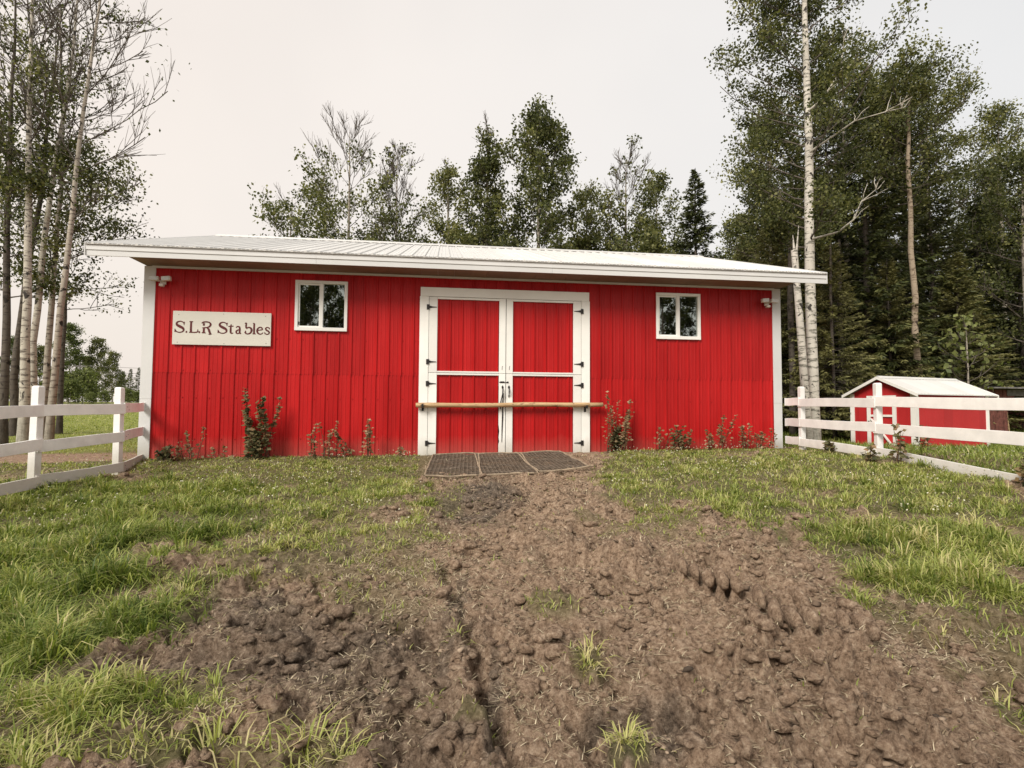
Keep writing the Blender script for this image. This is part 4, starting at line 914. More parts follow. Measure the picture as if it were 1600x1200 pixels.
def spruce(seed, H, r0, Rb, mat='needle', sprig=.26, step=.34, per=6, dens=1.0, low=.10, droop=.32, barkm='bark_dark', tmean=.45, topw=.8):
    r = np.random.default_rng(seed); T = Tubes(); n = 10
    T.add(np.c_[r.normal(size=n+1)*.02, r.normal(size=n+1)*.02, np.r_[-.3, np.linspace(0, H, n+1)[1:]]], r0*(1-np.linspace(0, 1, n+1))**.9+.01, 8)
    PP = []; DD = []; LL = []; TT = []; z = low*H*.4
    while z < H-.15:
        q = z/H; L0 = Rb*(1-q)**topw*min(1, .55+q*3)+.08; bareb = q < low
        for k in range(per if not bareb else 4):
            az = r.uniform(0, 6.283); L = L0*r.uniform(.65, 1.15); el = .25*q+.05-droop*(1-q)*.7+r.normal()*.08
            P = limb(r, (0, 0, z+r.uniform(-.12, .12)), (math.cos(az)*math.cos(el), math.sin(az)*math.cos(el), math.sin(el)), L, 5, .05, .035 if not bareb else -.01)
            T.add(P, np.linspace(.02*(1-q)+.008, .004, 6), 3)
            m = int((26*L+6)*dens) if not bareb else int(4*L)
            if m < 1: continue
            f = r.uniform(.12, 1, m)**.8*5; k0 = np.minimum(4, f.astype(int)); ps = P[k0]+(P[k0+1]-P[k0])*(f-k0)[:, None]
            dd = P[k0+1]-P[k0]; dd /= np.linalg.norm(dd, axis=1)[:, None]; sd_ = np.cross(dd, [0, 0, 1.]); sg = r.choice([-1., 1.], m)[:, None]
            D = dd*r.uniform(.35, 1., (m, 1))+sd_*sg*r.uniform(.2, .9, (m, 1))+np.array([0, 0, 1.])*r.uniform(-.75, .05, (m, 1)); ln = sprig*r.uniform(.5, 1.25, m)*(.65+.35*(1-q))
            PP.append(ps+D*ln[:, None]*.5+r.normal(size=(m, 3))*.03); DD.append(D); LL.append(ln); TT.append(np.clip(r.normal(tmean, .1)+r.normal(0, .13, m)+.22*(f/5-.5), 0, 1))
        z += step*r.uniform(.75, 1.2)*(1-.45*q)
    P = np.vstack(PP); D = np.vstack(DD); ln = np.concatenate(LL); N = rvec(r, len(P))+np.array([0, 0, .9])
    V, F_ = quads(P, D, N/np.linalg.norm(N, axis=1)[:, None], ln, ln*.26)
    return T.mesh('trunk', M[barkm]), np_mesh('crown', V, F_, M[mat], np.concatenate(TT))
def plant(name, meshes, label, x, y, rz=0.0, sc=(1,1,1), group=None, cat='tree', z=None, crown='crown', stem='trunk'):
    t = thing(name, label, cat, (x, y, float(G(x, y)) if z is None else z), rz, group); t.scale = sc
    if meshes[0]: link(stem, meshes[0], t)
    if meshes[1]: link(crown, meshes[1], t)
    if len(meshes) > 2: link('branches', meshes[2], t)
    return t
# --- poplar clump at the left, half bare
LG = 'half-bare poplars at the left edge'
def left_tree(seed, px, d, pts, label, r0, Hm=13.5, rz=0.0, **kw):
    k = d/FPX; x = wx(px, d); base_y = 600+FPX*math.tan(PITCH)+ROLL*(px-800)+(CAM_H-float(G(x, d)))/d*FPX
    path = [((p-px)*k, max(0, (base_y-q)*k)) for p, q in pts]
    dx, dz = path[-1][0]-path[-2][0], path[-1][1]-path[-2][1]; path.append((path[-1][0]+dx*(Hm-path[-1][1])/max(dz, .1), Hm))
    plant('poplar_tree', broadleaf(seed, Hm, r0*.88, path, limbf=.25, **kw), label, x, d, 0, (1,1,1), LG)
left_tree(1, 40, 13.6, [(40,690),(38,600),(35,470),(31,330),(28,280),(24,180),(21,20)], 'thick pale poplar trunk beside the near left fence post, bare at the top', .12, 14, base=.42, width=2.4, nb=26, leaves=4380, bare=.56, bark_='bark_pale', sub=5, twig=2, leaf=.085, dark=.50, drop=.45, upright=1.05, twr=.0095)
left_tree(2, 54, 14.4, [(54,690),(49,520),(56,400),(63,300),(72,225),(82,140),(91,60),(92,5)], 'bent pale poplar trunk just right of the thick pale one', .10, 14, base=.5, width=2.5, nb=22, leaves=2190, bare=.55, bark_='bark_pale', sub=5, twig=3, leaf=.085, dark=.50, upright=1.0, twr=.0095)
left_tree(3, 70, 15.2, [(70,690),(72,560),(76,430),(79,300),(80,200),(70,60)], 'dark knotty poplar trunk between two pale ones in the left clump', .095, 12.5, base=.3, width=2.5, nb=26, leaves=5054, bare=.62, bark_='bark_mid', sub=5, twig=3, leaf=.085, dark=.48, upright=.7, drop=.45)
left_tree(4, 80, 13.4, [(80,690),(84,560),(92,450),(98,370),(103,290),(107,200),(116,100),(125,20)], 'poplar leaning right, nearest the barn, with arching bare branches', .088, 13.5, base=.4, width=2.7, nb=32, leaves=842, bare=.5, bark_='bark_mid', sub=6, twig=4, leaf=.085, dark=.50, upright=.62, wob=.09, twr=.0095, ctop=.6)
left_tree(5, 8, 14.2, [(8,690),(6,560),(2,450),(-4,300),(-6,50)], 'dark poplar trunk at the very left edge of the clump', .11, 13, base=.28, width=2.8, nb=28, leaves=6318, bare=.7, bark_='bark_dark', sub=5, twig=3, leaf=.09, dark=.47, upright=.6, drop=.45)
left_tree(6, 24, 16.5, [(24,685),(22,560),(34,400),(50,300),(55,170),(64,60),(66,5)], 'slender dark poplar standing behind the thick pale trunk', .12, 13.5, base=.3, width=3.0, nb=28, leaves=6318, bare=.62, bark_='bark_dark', sub=5, twig=3, leaf=.09, dark=.48, upright=.6, drop=.45)
left_tree(7, 95, 17.5, [(95,683),(95,560),(96,400),(100,250)], 'leafy poplar behind the leaning one, its boughs hanging toward the barn roof', .09, 8.6, base=.45, width=2.7, nb=20, leaves=1909, bare=1.1, bark_='bark_dark', sub=5, twig=3, leaf=.09, dark=.46, upright=.25, drop=.4)
# --- trees behind the roof
BT = 'trees behind the barn roof'  # leaf tints lifted here, a hazy bright halo put into the colour
def back_tree(seed, px, d, top, label, name='poplar_tree', **kw):
    x = wx(px, d); H = (wz(px, top, d)-float(G(x, d)))*kw.pop('hs', .93); kw.setdefault('r0', .13)
    plant(name, broadleaf(seed, H, limbf=.27, **kw), label, x, d, 0, (1,1,1), BT)
back_tree(21, 535, 25, 158, 'poplar with a bare fan-shaped top, leftmost behind the roof', base=.30, width=4.2, nb=34, leaves=9000, bare=.70, sub=6, twig=5, leaf=.14, upright=.95, dark=0.60, twr=.0125, wmin=.8, clump=.3)
back_tree(22, 455, 27, 280, 'low leafy poplar at the left end of the trees above the roof', base=.30, width=3.0, nb=22, leaves=5000, sub=5, twig=3, leaf=.14, upright=.7, dark=0.51, wmin=.9, bare=.85)
back_tree(23, 612, 26, 192, 'thin mostly bare poplar right of the fan-shaped bare top', base=.32, width=2.6, nb=34, leaves=3600, bare=.60, sub=6, twig=5, leaf=.13, upright=1.15, twr=.0125, r0=.10)
back_tree(24, 690, 26, 222, 'light green poplar between the bare trees and the dark column', base=.25, width=2.4, nb=26, leaves=9500, leaf=.13, leafm='leaf', upright=1.0, dark=0.76, twig=3, bare=.93)
back_tree(25, 757, 25, 152, 'narrow dark poplar column with bare twigs at the tip', base=.25, width=1.9, nb=34, leaves=13000, bare=.88, leaf=.13, upright=1.15, dark=0.49, twig=4, twr=.0125, drop=.12)
back_tree(26, 850, 25, 148, 'tall dark leafy poplar above the barn doors', hs=.885, base=.33, width=3.0, nb=36, leaves=17000, leaf=.14, upright=1.0, dark=0.49, drop=.15, r0=.17, ctop=.35, wmin=.25)
back_tree(27, 912, 28, 268, 'pale leafy poplar right of the tall dark one', base=.25, width=2.4, nb=24, leaves=7000, leaf=.13, upright=.9, dark=0.75, bare=.95)
back_tree(28, 985, 26, 212, 'half-bare poplar with leaves on its right side only', base=.35, width=3.3, nb=32, leaves=7500, bare=.74, leaf=.14, upright=.95, dark=0.62, twig=5, twr=.0125, r0=.15)
back_tree(29, 1030, 29, 250, 'thin leafy poplar beside the pointed spruce', base=.3, width=2.2, nb=24, leaves=6500, leaf=.13, upright=1.0, dark=0.62)
back_tree(30, 1150, 29, 322, 'pale leafy poplar right of the pointed spruce', base=.25, width=2.4, nb=24, leaves=7000, leaf=.14, upright=.8, dark=0.78)
low_a = broadleaf(31, 7.6, .09, base=.12, width=2.0, nb=24, leaves=7000, leaf=.14, upright=.8, dark=0.62, wmin=.8)
low_b = broadleaf(32, 6.6, .08, base=.10, width=1.9, nb=22, leaves=6000, leaf=.13, upright=.9, dark=0.72, wmin=.8)
for k, (px, d, a, sc, lab) in enumerate([(575, 23, 0, .98, 'low leafy tree under the fan-shaped bare poplar'), (650, 23, 1, 1.02, 'low leafy tree under the thin bare poplar'), (722, 24, 0, 1.05, 'low leafy tree at the foot of the dark column'),
        (800, 23, 1, 1.0, 'low leafy tree between the dark column and the tall dark poplar'), (880, 23, 0, .98, 'low leafy tree right under the tall dark poplar'), (945, 23, 1, 1.02, 'low leafy tree left of the half-bare poplar'),
        (1015, 22.5, 0, 1.0, 'low leafy tree left of the pointed spruce, over the roof'), (495, 24, 1, .95, 'low leafy bush tree under the leftmost roofline poplars'), (1130, 24, 0, .92, 'low leafy tree over the roof, right of the pointed spruce'), (1170, 26, 1, 1.25, 'leafy tree at the left edge of the right-hand wood'), (540, 29, 1, 1.25, 'pale leafy tree in the second row under the bare fan'), (625, 29, 0, 1.2, 'leafy tree in the second row under the thin bare poplar'),
        (690, 29, 1, 1.3, 'pale tree in the second row left of the dark column'), (775, 29, 0, 1.25, 'leafy tree in the second row right of the dark column'), (905, 27, 1, 1.35, 'pale tree in the second row right of the tall dark poplar'), (965, 29, 0, 1.2, 'leafy tree in the second row behind the half-bare poplar'), (1055, 28, 1, 1.25, 'pale tree in the second row left of the pointed spruce')]):
    plant('young_tree', (low_a, low_b)[a], lab, wx(px, d), d, k*1.3, (sc, sc, sc), BT)
sp1 = spruce(41, 12.6, .15, 3.0, 'needle', .32, .32, 8, 1.5, .05, tmean=.5, topw=.9)
x = wx(1090, 24); s_ = (wz(1090, 258, 24)-float(G(x, 24)))/12.6
plant('spruce_tree', sp1, 'pointed dark spruce standing alone against the sky behind the roof', x, 24, .4, (s_*.95, s_*.95, s_))
# --- the wood at the right
RW = 'trees of the right-hand wood'
def to_h(px, d, top): x = wx(px, d); return x, wz(px, top, d)-float(G(x, d))
k = 15.2/FPX
plant('birch_tree', broadleaf(51, 15.5, .15, [(0,0),(.02,2),(-.02,5),(.04,8),(.0,12),(.05,15.5)], base=.34, width=2.9, nb=56, leaves=42000, leaf=.085, limbf=.2, limb_='bark_dark', upright=.75, bark_='bark_white', dark=.5, back=.9, drop=.48, ctop=.3, twig=3, wmin=.25, taper=.55, clump=.27),
      'tall pale birch beside the right barn corner, rising past the top of the picture', wx(1270, 15.2), 15.2)
bs = Tubes(); zz = np.linspace(-.3, wz(1251, 390, 15.0)-float(G(wx(1262, 15.), 15.)), 12)
bs.add(np.c_[np.interp(zz, [0, 1, 3, zz[-1]], [.10, .02, -.08, -.22]), np.zeros(12), zz], np.linspace(.12, .085, 12), 9)
for (z0, dx, dz_) in ((zz[-1]-.02, -.05, .45), (zz[-1]-.4, .12, 1.1), (zz[-1]-.1, .06, .22)): bs.add([(-.2, 0, z0-.15), (-.2+dx, 0, z0+dz_)], [.05, .006], 5)
plant('broken_birch', (bs.mesh('trunk', M['bark_white']), None), 'broken-off pale birch snag leaning on the tall birch beside the barn', wx(1258, 14.9), 14.9)
db = Tubes(); r_ = np.random.default_rng(5)
P2z = lambda py, d=18.0: wz(1432, py, d)-float(G(wx(1436, d), d))
path2 = [((p-1438)*18/FPX, max(0, P2z(q))) for p, q in [(1438,690),(1438,588),(1432,520),(1436,450),(1429,400),(1432,340),(1430,250),(1433,170)]]
plant('aspen_tree', broadleaf(52, path2[-1][1]+1.5, .105, path2+[(.0, path2[-1][1]+1.5)], base=.62, width=2.1, nb=36, leaves=21000, leaf=.085, limbf=.25, limb_='bark_dark', upright=.5, bark_='bark_tan', dark=.6, back=.35, drop=.45, ctop=.35, wmin=.6, taper=.5),
      'slim tan aspen with a crooked trunk rising behind the small shed', wx(1438, 18), 18.0)
def dead_branch(px, py, d, pts, label):
    t = Tubes(); k = d/FPX; P = np.array([((p-px)*k, q2, (py-q)*k) for p, q, q2 in pts]); t.add(P, np.linspace(.035, .008, len(P)), 5); r = np.random.default_rng(px)
    for j in range(9):
        a = P[r.integers(1, len(P))]; Q = limb(r, a, (r.uniform(-.2, 1), r.uniform(-.4, .4), r.uniform(.2, 1)), r.uniform(.3, .7), 4, .25, .05); t.add(Q, np.linspace(.014, .006, 5), 4)
    return t.mesh('dead_branch', M['bark_pale'])
big = [o for o in C.objects if o.name.startswith('birch_tree')][0]
for (zc, pts) in ((wz(1275, 372, 15.2), [(1268,372,0),(1300,366,-.3),(1318,350,-.5),(1326,325,-.6),(1345,308,-.7)]), (wz(1275, 232, 15.2), [(1268,232,0),(1290,218,-.2),(1330,190,-.3),(1375,178,-.4),(1400,172,-.4)]), (wz(1275, 165, 15.2), [(1268,165,0),(1285,150,-.2),(1310,110,-.3),(1316,60,-.3)])):
    o = link('dead_branch', dead_branch(pts[0][0], pts[0][1], 15.2, pts, ''), big); o.location = (0, -.1, zc-big.location.z)
spA = spruce(61, 13, .13, 2.8, 'needle', .27, .30, 8, 1.5, .06, .42, tmean=.56)
spB = spruce(62, 12, .11, 2.5, 'needle_lite', .24, .28, 8, 1.6, .02, .46, tmean=.66)
spC = spruce(63, 14, .16, 3.1, 'needle', .30, .32, 8, 1.45, .12, .36, tmean=.48)
spD = spruce(64, 9, .07, 2.1, 'needle_lite', .22, .26, 8, 1.6, .02, .48, tmean=.70)
V4 = {'A': (spA, 13), 'B': (spB, 12), 'C': (spC, 14), 'D': (spD, 9)}
for i, (v, px, d, top, lab) in enumerate([
        ('B', 1212, 19.5, 305, 'olive spruce right behind the corner of the barn, left of the tall birch'), ('D', 1303, 17.2, 372, 'slim young olive spruce between the tall birch and the small shed'),
        ('C', 1360, 19.5, 90, 'big dark spruce with a bare lower trunk left of the crooked aspen'), ('A', 1300, 22, 150, 'dark spruce behind the tall birch, right of its trunk'),
        ('D', 1392, 18.6, 400, 'young olive spruce behind the small shed, left of the aspen trunk'), ('A', 1462, 20, 215, 'dark spruce just right of the crooked aspen'),
        ('B', 1502, 19, 392, 'olive spruce above the right end of the small shed roof'), ('C', 1536, 22, 300, 'broad dark spruce behind the open shelter'),
        ('A', 1600, 20.5, 330, 'dark spruce at the right edge of the picture above the shelter'), ('B', 1165, 23, 365, 'olive spruce peeping over the right end of the barn roof'),
        ('C', 1420, 25, 170, 'dark spruce deep in the wood behind the aspen crown'), ('C', 1250, 25, 210, 'dark spruce deep in the wood left of the tall birch')]):
    x, H = to_h(px, d, top); m, h0 = V4[v]; s = H/h0
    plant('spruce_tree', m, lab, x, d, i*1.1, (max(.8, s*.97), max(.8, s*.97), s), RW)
BACKROW = ['dark spruce in the back rows, behind the right corner of the barn', 'dark spruce in the back rows, between barn corner and tall birch', 'dark spruce in the back rows, right behind the tall birch', 'dark spruce in the back rows, just right of the tall birch', 'dark spruce in the back rows above the left gable of the shed',
  'dark spruce in the back rows above the shed peak', 'dark spruce in the back rows left of the crooked aspen', 'dark spruce in the back rows right of the crooked aspen', 'dark spruce in the back rows above the shed roof middle', 'dark spruce in the back rows above the shed roof end', 'dark spruce in the back rows above the shelter', 'dark spruce in the back rows, last one inside the right edge', 'dark spruce in the back rows, cut off by the right edge']
for i in range(13):                                               # deep rows that close the wood
    px = 1195+i*42+(i % 3)*9; d = 27+(i*5) % 9; top = 250+((i*67) % 120); x, H = to_h(px, d, top); m, h0 = V4['CABC'[i % 4]]; s = H/h0
    plant('spruce_tree', m, BACKROW[i], x, d, i*.9, (s*1.05, s*1.05, s), 'back rows of the right-hand wood')
for i, (seed, px, d, top, lab, kw) in enumerate([
        (71, 1330, 21, 20, 'leafy poplar crown right behind the tall birch', dict(base=.4, width=3.0, nb=36, leaves=15000, upright=.7, dark=.50, drop=.42, r0=.15, ctop=.35)),
        (72, 1215, 21, 120, 'leafy poplar behind and left of the tall birch', dict(base=.35, width=2.4, nb=34, leaves=12000, upright=.6, dark=.56, drop=.42, r0=.13, ctop=.4)),
        (73, 1470, 23, 100, 'poplar with a ragged crown leaning out right of the aspen', dict(base=.45, width=3.2, nb=34, leaves=11000, upright=.75, dark=.46, drop=.42, r0=.14, ctop=.35)),
        (74, 1575, 24, 128, 'pale leafy poplar against the sky at the right edge', dict(base=.4, width=2.6, nb=32, leaves=11000, upright=1.0, dark=.66, drop=.42, r0=.12, ctop=.4)),
        (75, 1540, 26, 230, 'olive leafy poplar left of the one at the right edge', dict(base=.35, width=2.4, nb=28, leaves=8500, upright=.9, dark=.60, drop=.42, r0=.12, ctop=.4)),
        (76, 1620, 18.5, 200, 'leafy poplar cut by the right edge of the picture', dict(base=.3, width=2.4, nb=30, leaves=10000, upright=.7, dark=.44, drop=.42, r0=.12, ctop=.4))]):
    x, H = to_h(px, d, top); plant('poplar_tree', broadleaf(seed, H*.91, leaf=.10, bark_='bark_mid', **kw), lab, x, d, 0, (1,1,1), RW)
plant('young_tree', broadleaf(77, 3.6, .03, base=.3, width=.9, nb=18, leaves=420, leaf=.17, upright=.5, leafm='leaf_lite', dark=.83, sub=3, twig=1, clump=.14), 'bright young broadleaf sapling above the shed roof, before the dark spruces', wx(1512, 16.6), 16.6)
ts = Tubes(); ts.add([(0, 0, -.3), (.02, 0, 2), (-.02, 0, 4), (.03, 0, 6)], [.10, .09, .08, .06], 8)
plant('bare_trunk', (ts.mesh('trunk', M['bark_mid']), None), 'slim grey trunk standing behind the open shelter', wx(1590, 21), 21)
for i, (px, d, rr_, lab) in enumerate([(1238, 18.5, .11, 'grey trunk between the barn corner and the broken birch'), (1302, 16.9, .045, 'thin grey pole-like trunk right of the tall birch'), (1316, 19.5, .10, 'dark trunk in the gap left of the small shed'), (1290, 21, .07, 'slim dark trunk just right of the tall birch foot')]):
    t_ = Tubes(); t_.add([(0, 0, -.3), (.03, 0, 2), (-.01, 0, 4.5), (.03, 0, 7)], [rr_*1.2, rr_, rr_*.9, rr_*.5], 8); plant('bare_trunk', (t_.mesh('trunk', M['bark_dark']), None), lab, wx(px, d), d)
# --- far trees past the pasture
FL = 'trees beyond the left pasture'
fa = broadleaf(81, 13, .16, base=.12, width=3.6, nb=34, leaves=9000, leaf=.26, upright=.7, leafm='leaf_lite', dark=.48, wmin=.8, clump=.42, drop=.12)
fb = broadleaf(82, 11, .14, base=.1, width=3.0, nb=30, leaves=7000, leaf=.25, upright=.8, leafm='leaf', dark=.62, wmin=.8, clump=.4, drop=.12)
fc = spruce(83, 11, .14, 2.4, 'needle', .5, .4, 6, .8, .02, tmean=.62)
for i, (m, h0, px, d, top, lab) in enumerate([(fa, 13, 106, 72, 512, 'tallest green poplar across the pasture, right of the pale trunks'), (fb, 11, 150, 74, 534, 'poplar across the pasture with a rounded top, next to the tallest'), (fb, 11, 176, 80, 554, 'smaller poplar across the pasture, nearer the barn'),
        (fc, 11, 203, 100, 576, 'small distant spruce nearly touching the barn corner'), (fc, 11, 216, 104, 574, 'distant spruce cut by the barn corner'), (fa, 13, 20, 74, 532, 'poplar across the pasture seen between the left trunks'), (fb, 11, -40, 70, 520, 'poplar across the pasture past the left picture edge'),
        (fc, 11, 118, 66, 590, 'dark spruce before the far poplars'), (fb, 11, 60, 76, 545, 'poplar across the pasture hidden by the pale trunks'), (fa, 13, 190, 110, 583, 'hazy distant poplar by the barn corner'), (fa, 13, 135, 105, 560, 'poplar standing in the second row across the pasture')]):
    x, H = to_h(px, d, top); s = H/h0; plant('poplar_tree' if m is not fc else 'spruce_tree', m, lab, x, d, i*1.7, (s*.95, s*.95, s), FL)
shed.scale = (shed_scale,)*3
sh_ = broadleaf(84, 2.6, .04, base=.05, width=1.6, nb=26, leaves=3500, leaf=.2, upright=.6, leafm='leaf_lite', dark=.62, wmin=.9, clump=.3)
for i, (px, d, top, lab) in enumerate([(140, 58, 617, 'bright green bush at the edge of the pasture'), (165, 60, 615, 'bright bush right of the other pasture-edge bush'), (110, 60, 600, 'tan-green bush under the tallest far poplar'), (90, 62, 590, 'tall bush beside the pale trunks across the pasture'), (195, 62, 612, 'bush at the pasture edge close to the barn corner'), (212, 66, 615, 'bush cut off by the barn corner'), (130, 63, 588, 'olive bush before the rounded far poplar'), (20, 60, 605, 'bush behind the left trunks across the pasture'), (60, 60, 610, 'low bush hidden between the pale trunks')]):
    x, H = to_h(px, d, top); s = H/2.6; plant('field_bush', sh_, lab, x, d, i*1.1, (s*1.1, s*1.1, s), 'bushes at the pasture edge', 'bush', stem='stems')
# utility pole and wires across the pasture
up = thing('utility_pole', 'thin utility pole with two wires before the far poplars', 'utility pole', (wx(123, 68), 68, float(G(wx(123, 68), 68))))
hz = wz(123, 566, 68)-up.location.z
m = MB(); m.tube([(0, 0, 0), (0, 0, hz)], [.13, .09], 8); m.build('pole', M['greywood'], up)
m = MB(); m.beam((-.9, 0, hz-.5), (.9, 0, hz-.5), .09, .11); m.build('crossarm', M['greywood'], up)
for dz_ in (-.42, -1.1):
    m = MB(); m.tube([(-40+5*i, 0, hz+dz_-.5*math.sin(math.pi*((i*5-40) % 40)/40)) for i in range(25)], .02, 4); m.build('wire', M['greywood'], up)
# trees behind the viewer: they show as reflections in the window panes
rt = broadleaf(91, 14, .2, base=.2, width=3.4, nb=40, leaves=8500, leaf=.22, upright=.7, dark=.30, wmin=.8, drop=.4)
for i, (x, y, s, lab) in enumerate([(-7.6, -27, 1.05, 'dark tree mirrored in the left window pane nearest the sign'), (-4.6, -30, 1.15, 'dark tree mirrored in the left window pane nearest the doors'), (-10.5, -33, 1.1, 'farther tree mirrored at the sign-side edge of the left window'),
        (22, -22, 1.05, 'dark leafy tree mirrored in the right window pane nearest the doors'), (27, -24, .95, 'leafy tree mirrored in the right window pane nearest the barn corner'), (19, -28, 1.1, 'farther tree mirrored behind the one in the right window')]):
    plant('poplar_tree', rt, lab, x, y, i*1.9, (s, s, s), 'trees mirrored in the panes')

# ------------------------------------------------------------------ saplings and weeds along the wall
def sapling(seed, H, nstem, leaves, spread, leaf=.06, tm=.5, arch=0.0, red=.0):
    r = np.random.default_rng(seed); T = Tubes(); P = []; D = []
    for i in range(nstem):
        az = r.uniform(0, 6.28); l = spread*r.uniform(.4, 1); h = H*r.uniform(.6, 1.0) if i else H
        pts = limb(r, (r.normal()*.04, r.normal()*.03-.05, -.06), (math.cos(az)*l+arch, -abs(math.sin(az))*l*.5, 1), h, 8, .06, .03 if not arch else -.03); T.add(pts, np.linspace(.007+.003*H, .002, 9), 5)
        m = int(leaves/nstem); f = r.uniform(.18, 1, m)**.85*8; k0 = np.minimum(7, f.astype(int)); p = pts[k0]+(pts[k0+1]-pts[k0])*(f-k0)[:, None]
        d = rvec(r, m)*np.array([1, .8, .35])+np.array([0, -.1, -.05]); st_ = r.uniform(.03, .2, m)*(1.15-f/9)*(.6+spread*1.3)
        P.append(p+d*st_[:, None]); D.append(d)
        for j in range(0, m, 3): T.add([p[j], p[j]+d[j]*st_[j]*.8], [.0022, .0015], 3)
    P = np.vstack(P); P[:, 1] = np.minimum(P[:, 1], .02); D = np.vstack(D); N = rvec(r, len(P))*.7+np.array([0, -.45, .8]); ln = leaf*1.12*r.uniform(.6, 1.25, len(P))
    V, F_ = quads(P, D, N/np.linalg.norm(N, axis=1)[:, None], ln, ln*.72); tint = np.clip(r.normal(tm+.1, .2, len(P))+red, 0, 1)
    return T.mesh('stems', M['stem']), np_mesh('leaves', V, F_, M['sap_leaf'], tint)
SG = 'saplings along the barn wall'
for i, (px, H, ns, lv, sp, lf, tm, arch, lab) in enumerate([
        (398, 1.32, 4, 230, .16, .085, .35, 0, 'tallest leafy sapling against the wall between sign and left window'), (426, 1.2, 3, 130, .12, .08, .42, 0, 'slim tall sapling right beside the tallest one left of the window'),
        (412, .62, 6, 260, .4, .08, .25, 0, 'dark bushy growth at the foot of the two tallest left saplings'), (266, .34, 7, 170, .5, .07, .2, 0, 'low dark weed at the left corner of the barn'),
        (288, .42, 3, 50, .3, .05, .6, 0, 'wispy weed under the left end of the sign'), (310, .66, 3, 90, .14, .05, .6, 0, 'thin weed with pale tips under the middle of the sign'), (350, .3, 2, 24, .2, .06, .5, 0, 'tiny weed between the sign and the tall saplings'),
        (496, .72, 4, 60, .25, .055, .62, 0, 'thin sapling with sparse leaves under the left window'), (512, .8, 3, 60, .25, .055, .62, .15, 'sparse sapling bending right under the left window'), (526, .28, 3, 40, .3, .06, .75, 0, 'small pale fern-like weed under the left window'),
        (556, .62, 2, 55, .2, .06, .45, -.5, 'arching sapling leaning left between window and doors'), (582, .78, 4, 90, .16, .055, .62, 0, 'upright reddish sapling between left window and doors'), (625, .28, 3, 30, .3, .055, .7, 0, 'low pale weed beside the left door jamb'),
        (948, 1.3, 4, 130, .22, .055, .66, 0, 'tall reddish sapling touching the right end of the wooden bar'), (966, 1.12, 5, 190, .26, .06, .6, 0, 'bushy reddish sapling right of the door, among the tallest'), (960, .6, 7, 230, .4, .07, .22, 0, 'dark bushy foot of the saplings right of the door'),
        (1030, .55, 3, 60, .25, .055, .55, 0, 'small sapling left of the right window line'), (1050, .6, 5, 150, .35, .06, .35, 0, 'dark leafy sapling below the right window'), (1066, .5, 4, 90, .3, .06, .4, 0, 'low leafy sapling just right of the one below the right window'),
        (1104, .48, 3, 70, .2, .055, .55, 0, 'small sapling right of the right window line'), (1118, .82, 3, 110, .14, .055, .58, .1, 'tallest sapling between right window and barn corner'), (1166, .62, 3, 80, .2, .055, .6, 0, 'thin sapling to the left below the right security light'), (1180, .45, 4, 80, .35, .055, .62, 0, 'low spreading weed near the right barn corner'), (1196, .5, 2, 40, .2, .05, .6, 0, 'last thin weed at the right corner of the barn')]):
    u = u_of(px, .12); p = on_barn(u, -.13-.05*(i % 3), 0); plant('sapling', sapling(200+i, H, ns, int(lv*1.5), sp, lf, tm, arch), lab, p.x, p.y, YAW, (1,1,1), SG, 'sapling', g1(p.x, p.y)-.01, 'leaves', 'stems')
for i, (px, d, H, lab) in enumerate([(1398, 7.9, .62, 'tall weed growing through the right fence just past its middle post'), (1352, 8.1, .4, 'weed at the foot of the middle right fence post'), (1440, 9.2, .55, 'leafy weed behind the right fence before the shed corner'), (1588, 6.3, .45, 'leafy weed over the low right end of the bottom fence board'), (1290, 9.6, .32, 'low weed at the bottom board near the barn end of the right fence')]):
    x = wx(px, d); plant('fence_weed', sapling(260+i, H, 5, 90, .35, .07, .38), lab, x, d, 0, (1,1,1), 'weeds along the right fence', 'weed', g1(x, d), 'leaves', 'stems')

# ------------------------------------------------------------------ grass, straw, clover, clods
def blades(x, y, z, h, az, lean, w, tint, name, mat, curl=.5):
    n = len(x); d = np.stack([np.cos(az), np.sin(az), np.zeros(n)], 1); sd_ = np.stack([-np.sin(az), np.cos(az), np.zeros(n)], 1); P = np.stack([x, y, z-.012], 1)
    s1, c1 = np.sin(lean), np.cos(lean); l2 = np.minimum(lean+curl, 2.0); s2, c2 = np.sin(l2), np.cos(l2); up = np.array([[0, 0, 1.]])
    M1 = P+(d*s1[:, None]+up*c1[:, None])*(h*.55)[:, None]; Tp = M1+(d*s2[:, None]+up*c2[:, None])*(h*.5)[:, None]
    V = np.stack([P-sd_*w[:, None]/2, P+sd_*w[:, None]/2, M1-sd_*w[:, None]*.42, M1+sd_*w[:, None]*.42, Tp], 1).reshape(-1, 3)
    b = np.arange(n)[:, None]*5; F_ = np.stack([b+[0, 1, 3], b+[0, 3, 2], b+[2, 3, 4]], 1).reshape(-1, 3)
    return np_mesh(name, V, F_, mat, np.repeat(np.clip(tint, 0, 1), 3))
def stuff(name, mesh, label, cat):
    o = link(name, mesh, None, 'stuff'); return tag(o, label, cat)
r = np.random.default_rng(99)
def scatter(n, y0, y1, pw, spread=.99, extra=.7):
    y = (y0**pw+(y1**pw-y0**pw)*r.uniform(size=n))**(1/pw); return r.uniform(-1, 1, n)*(spread*y+extra), y
cx, cy = scatter(26000, 1.75, 10.9, 1.25, 1.2)
d_, h_, ye_ = turf_field(cx, cy); keep = r.uniform(size=len(cx)) < np.clip(d_**1.5*(.48+1.9*fbm(cx, cy, .5, 3, 140)), .0, .95)+.014*(fbm(cx, cy, .8, 2, 148) > .05); h_ = h_*(.72+.7*fbm(cx, cy, .7, 2, 145)); cx, cy, d_, h_, ye_ = (a[keep] for a in (cx, cy, d_, h_, ye_))
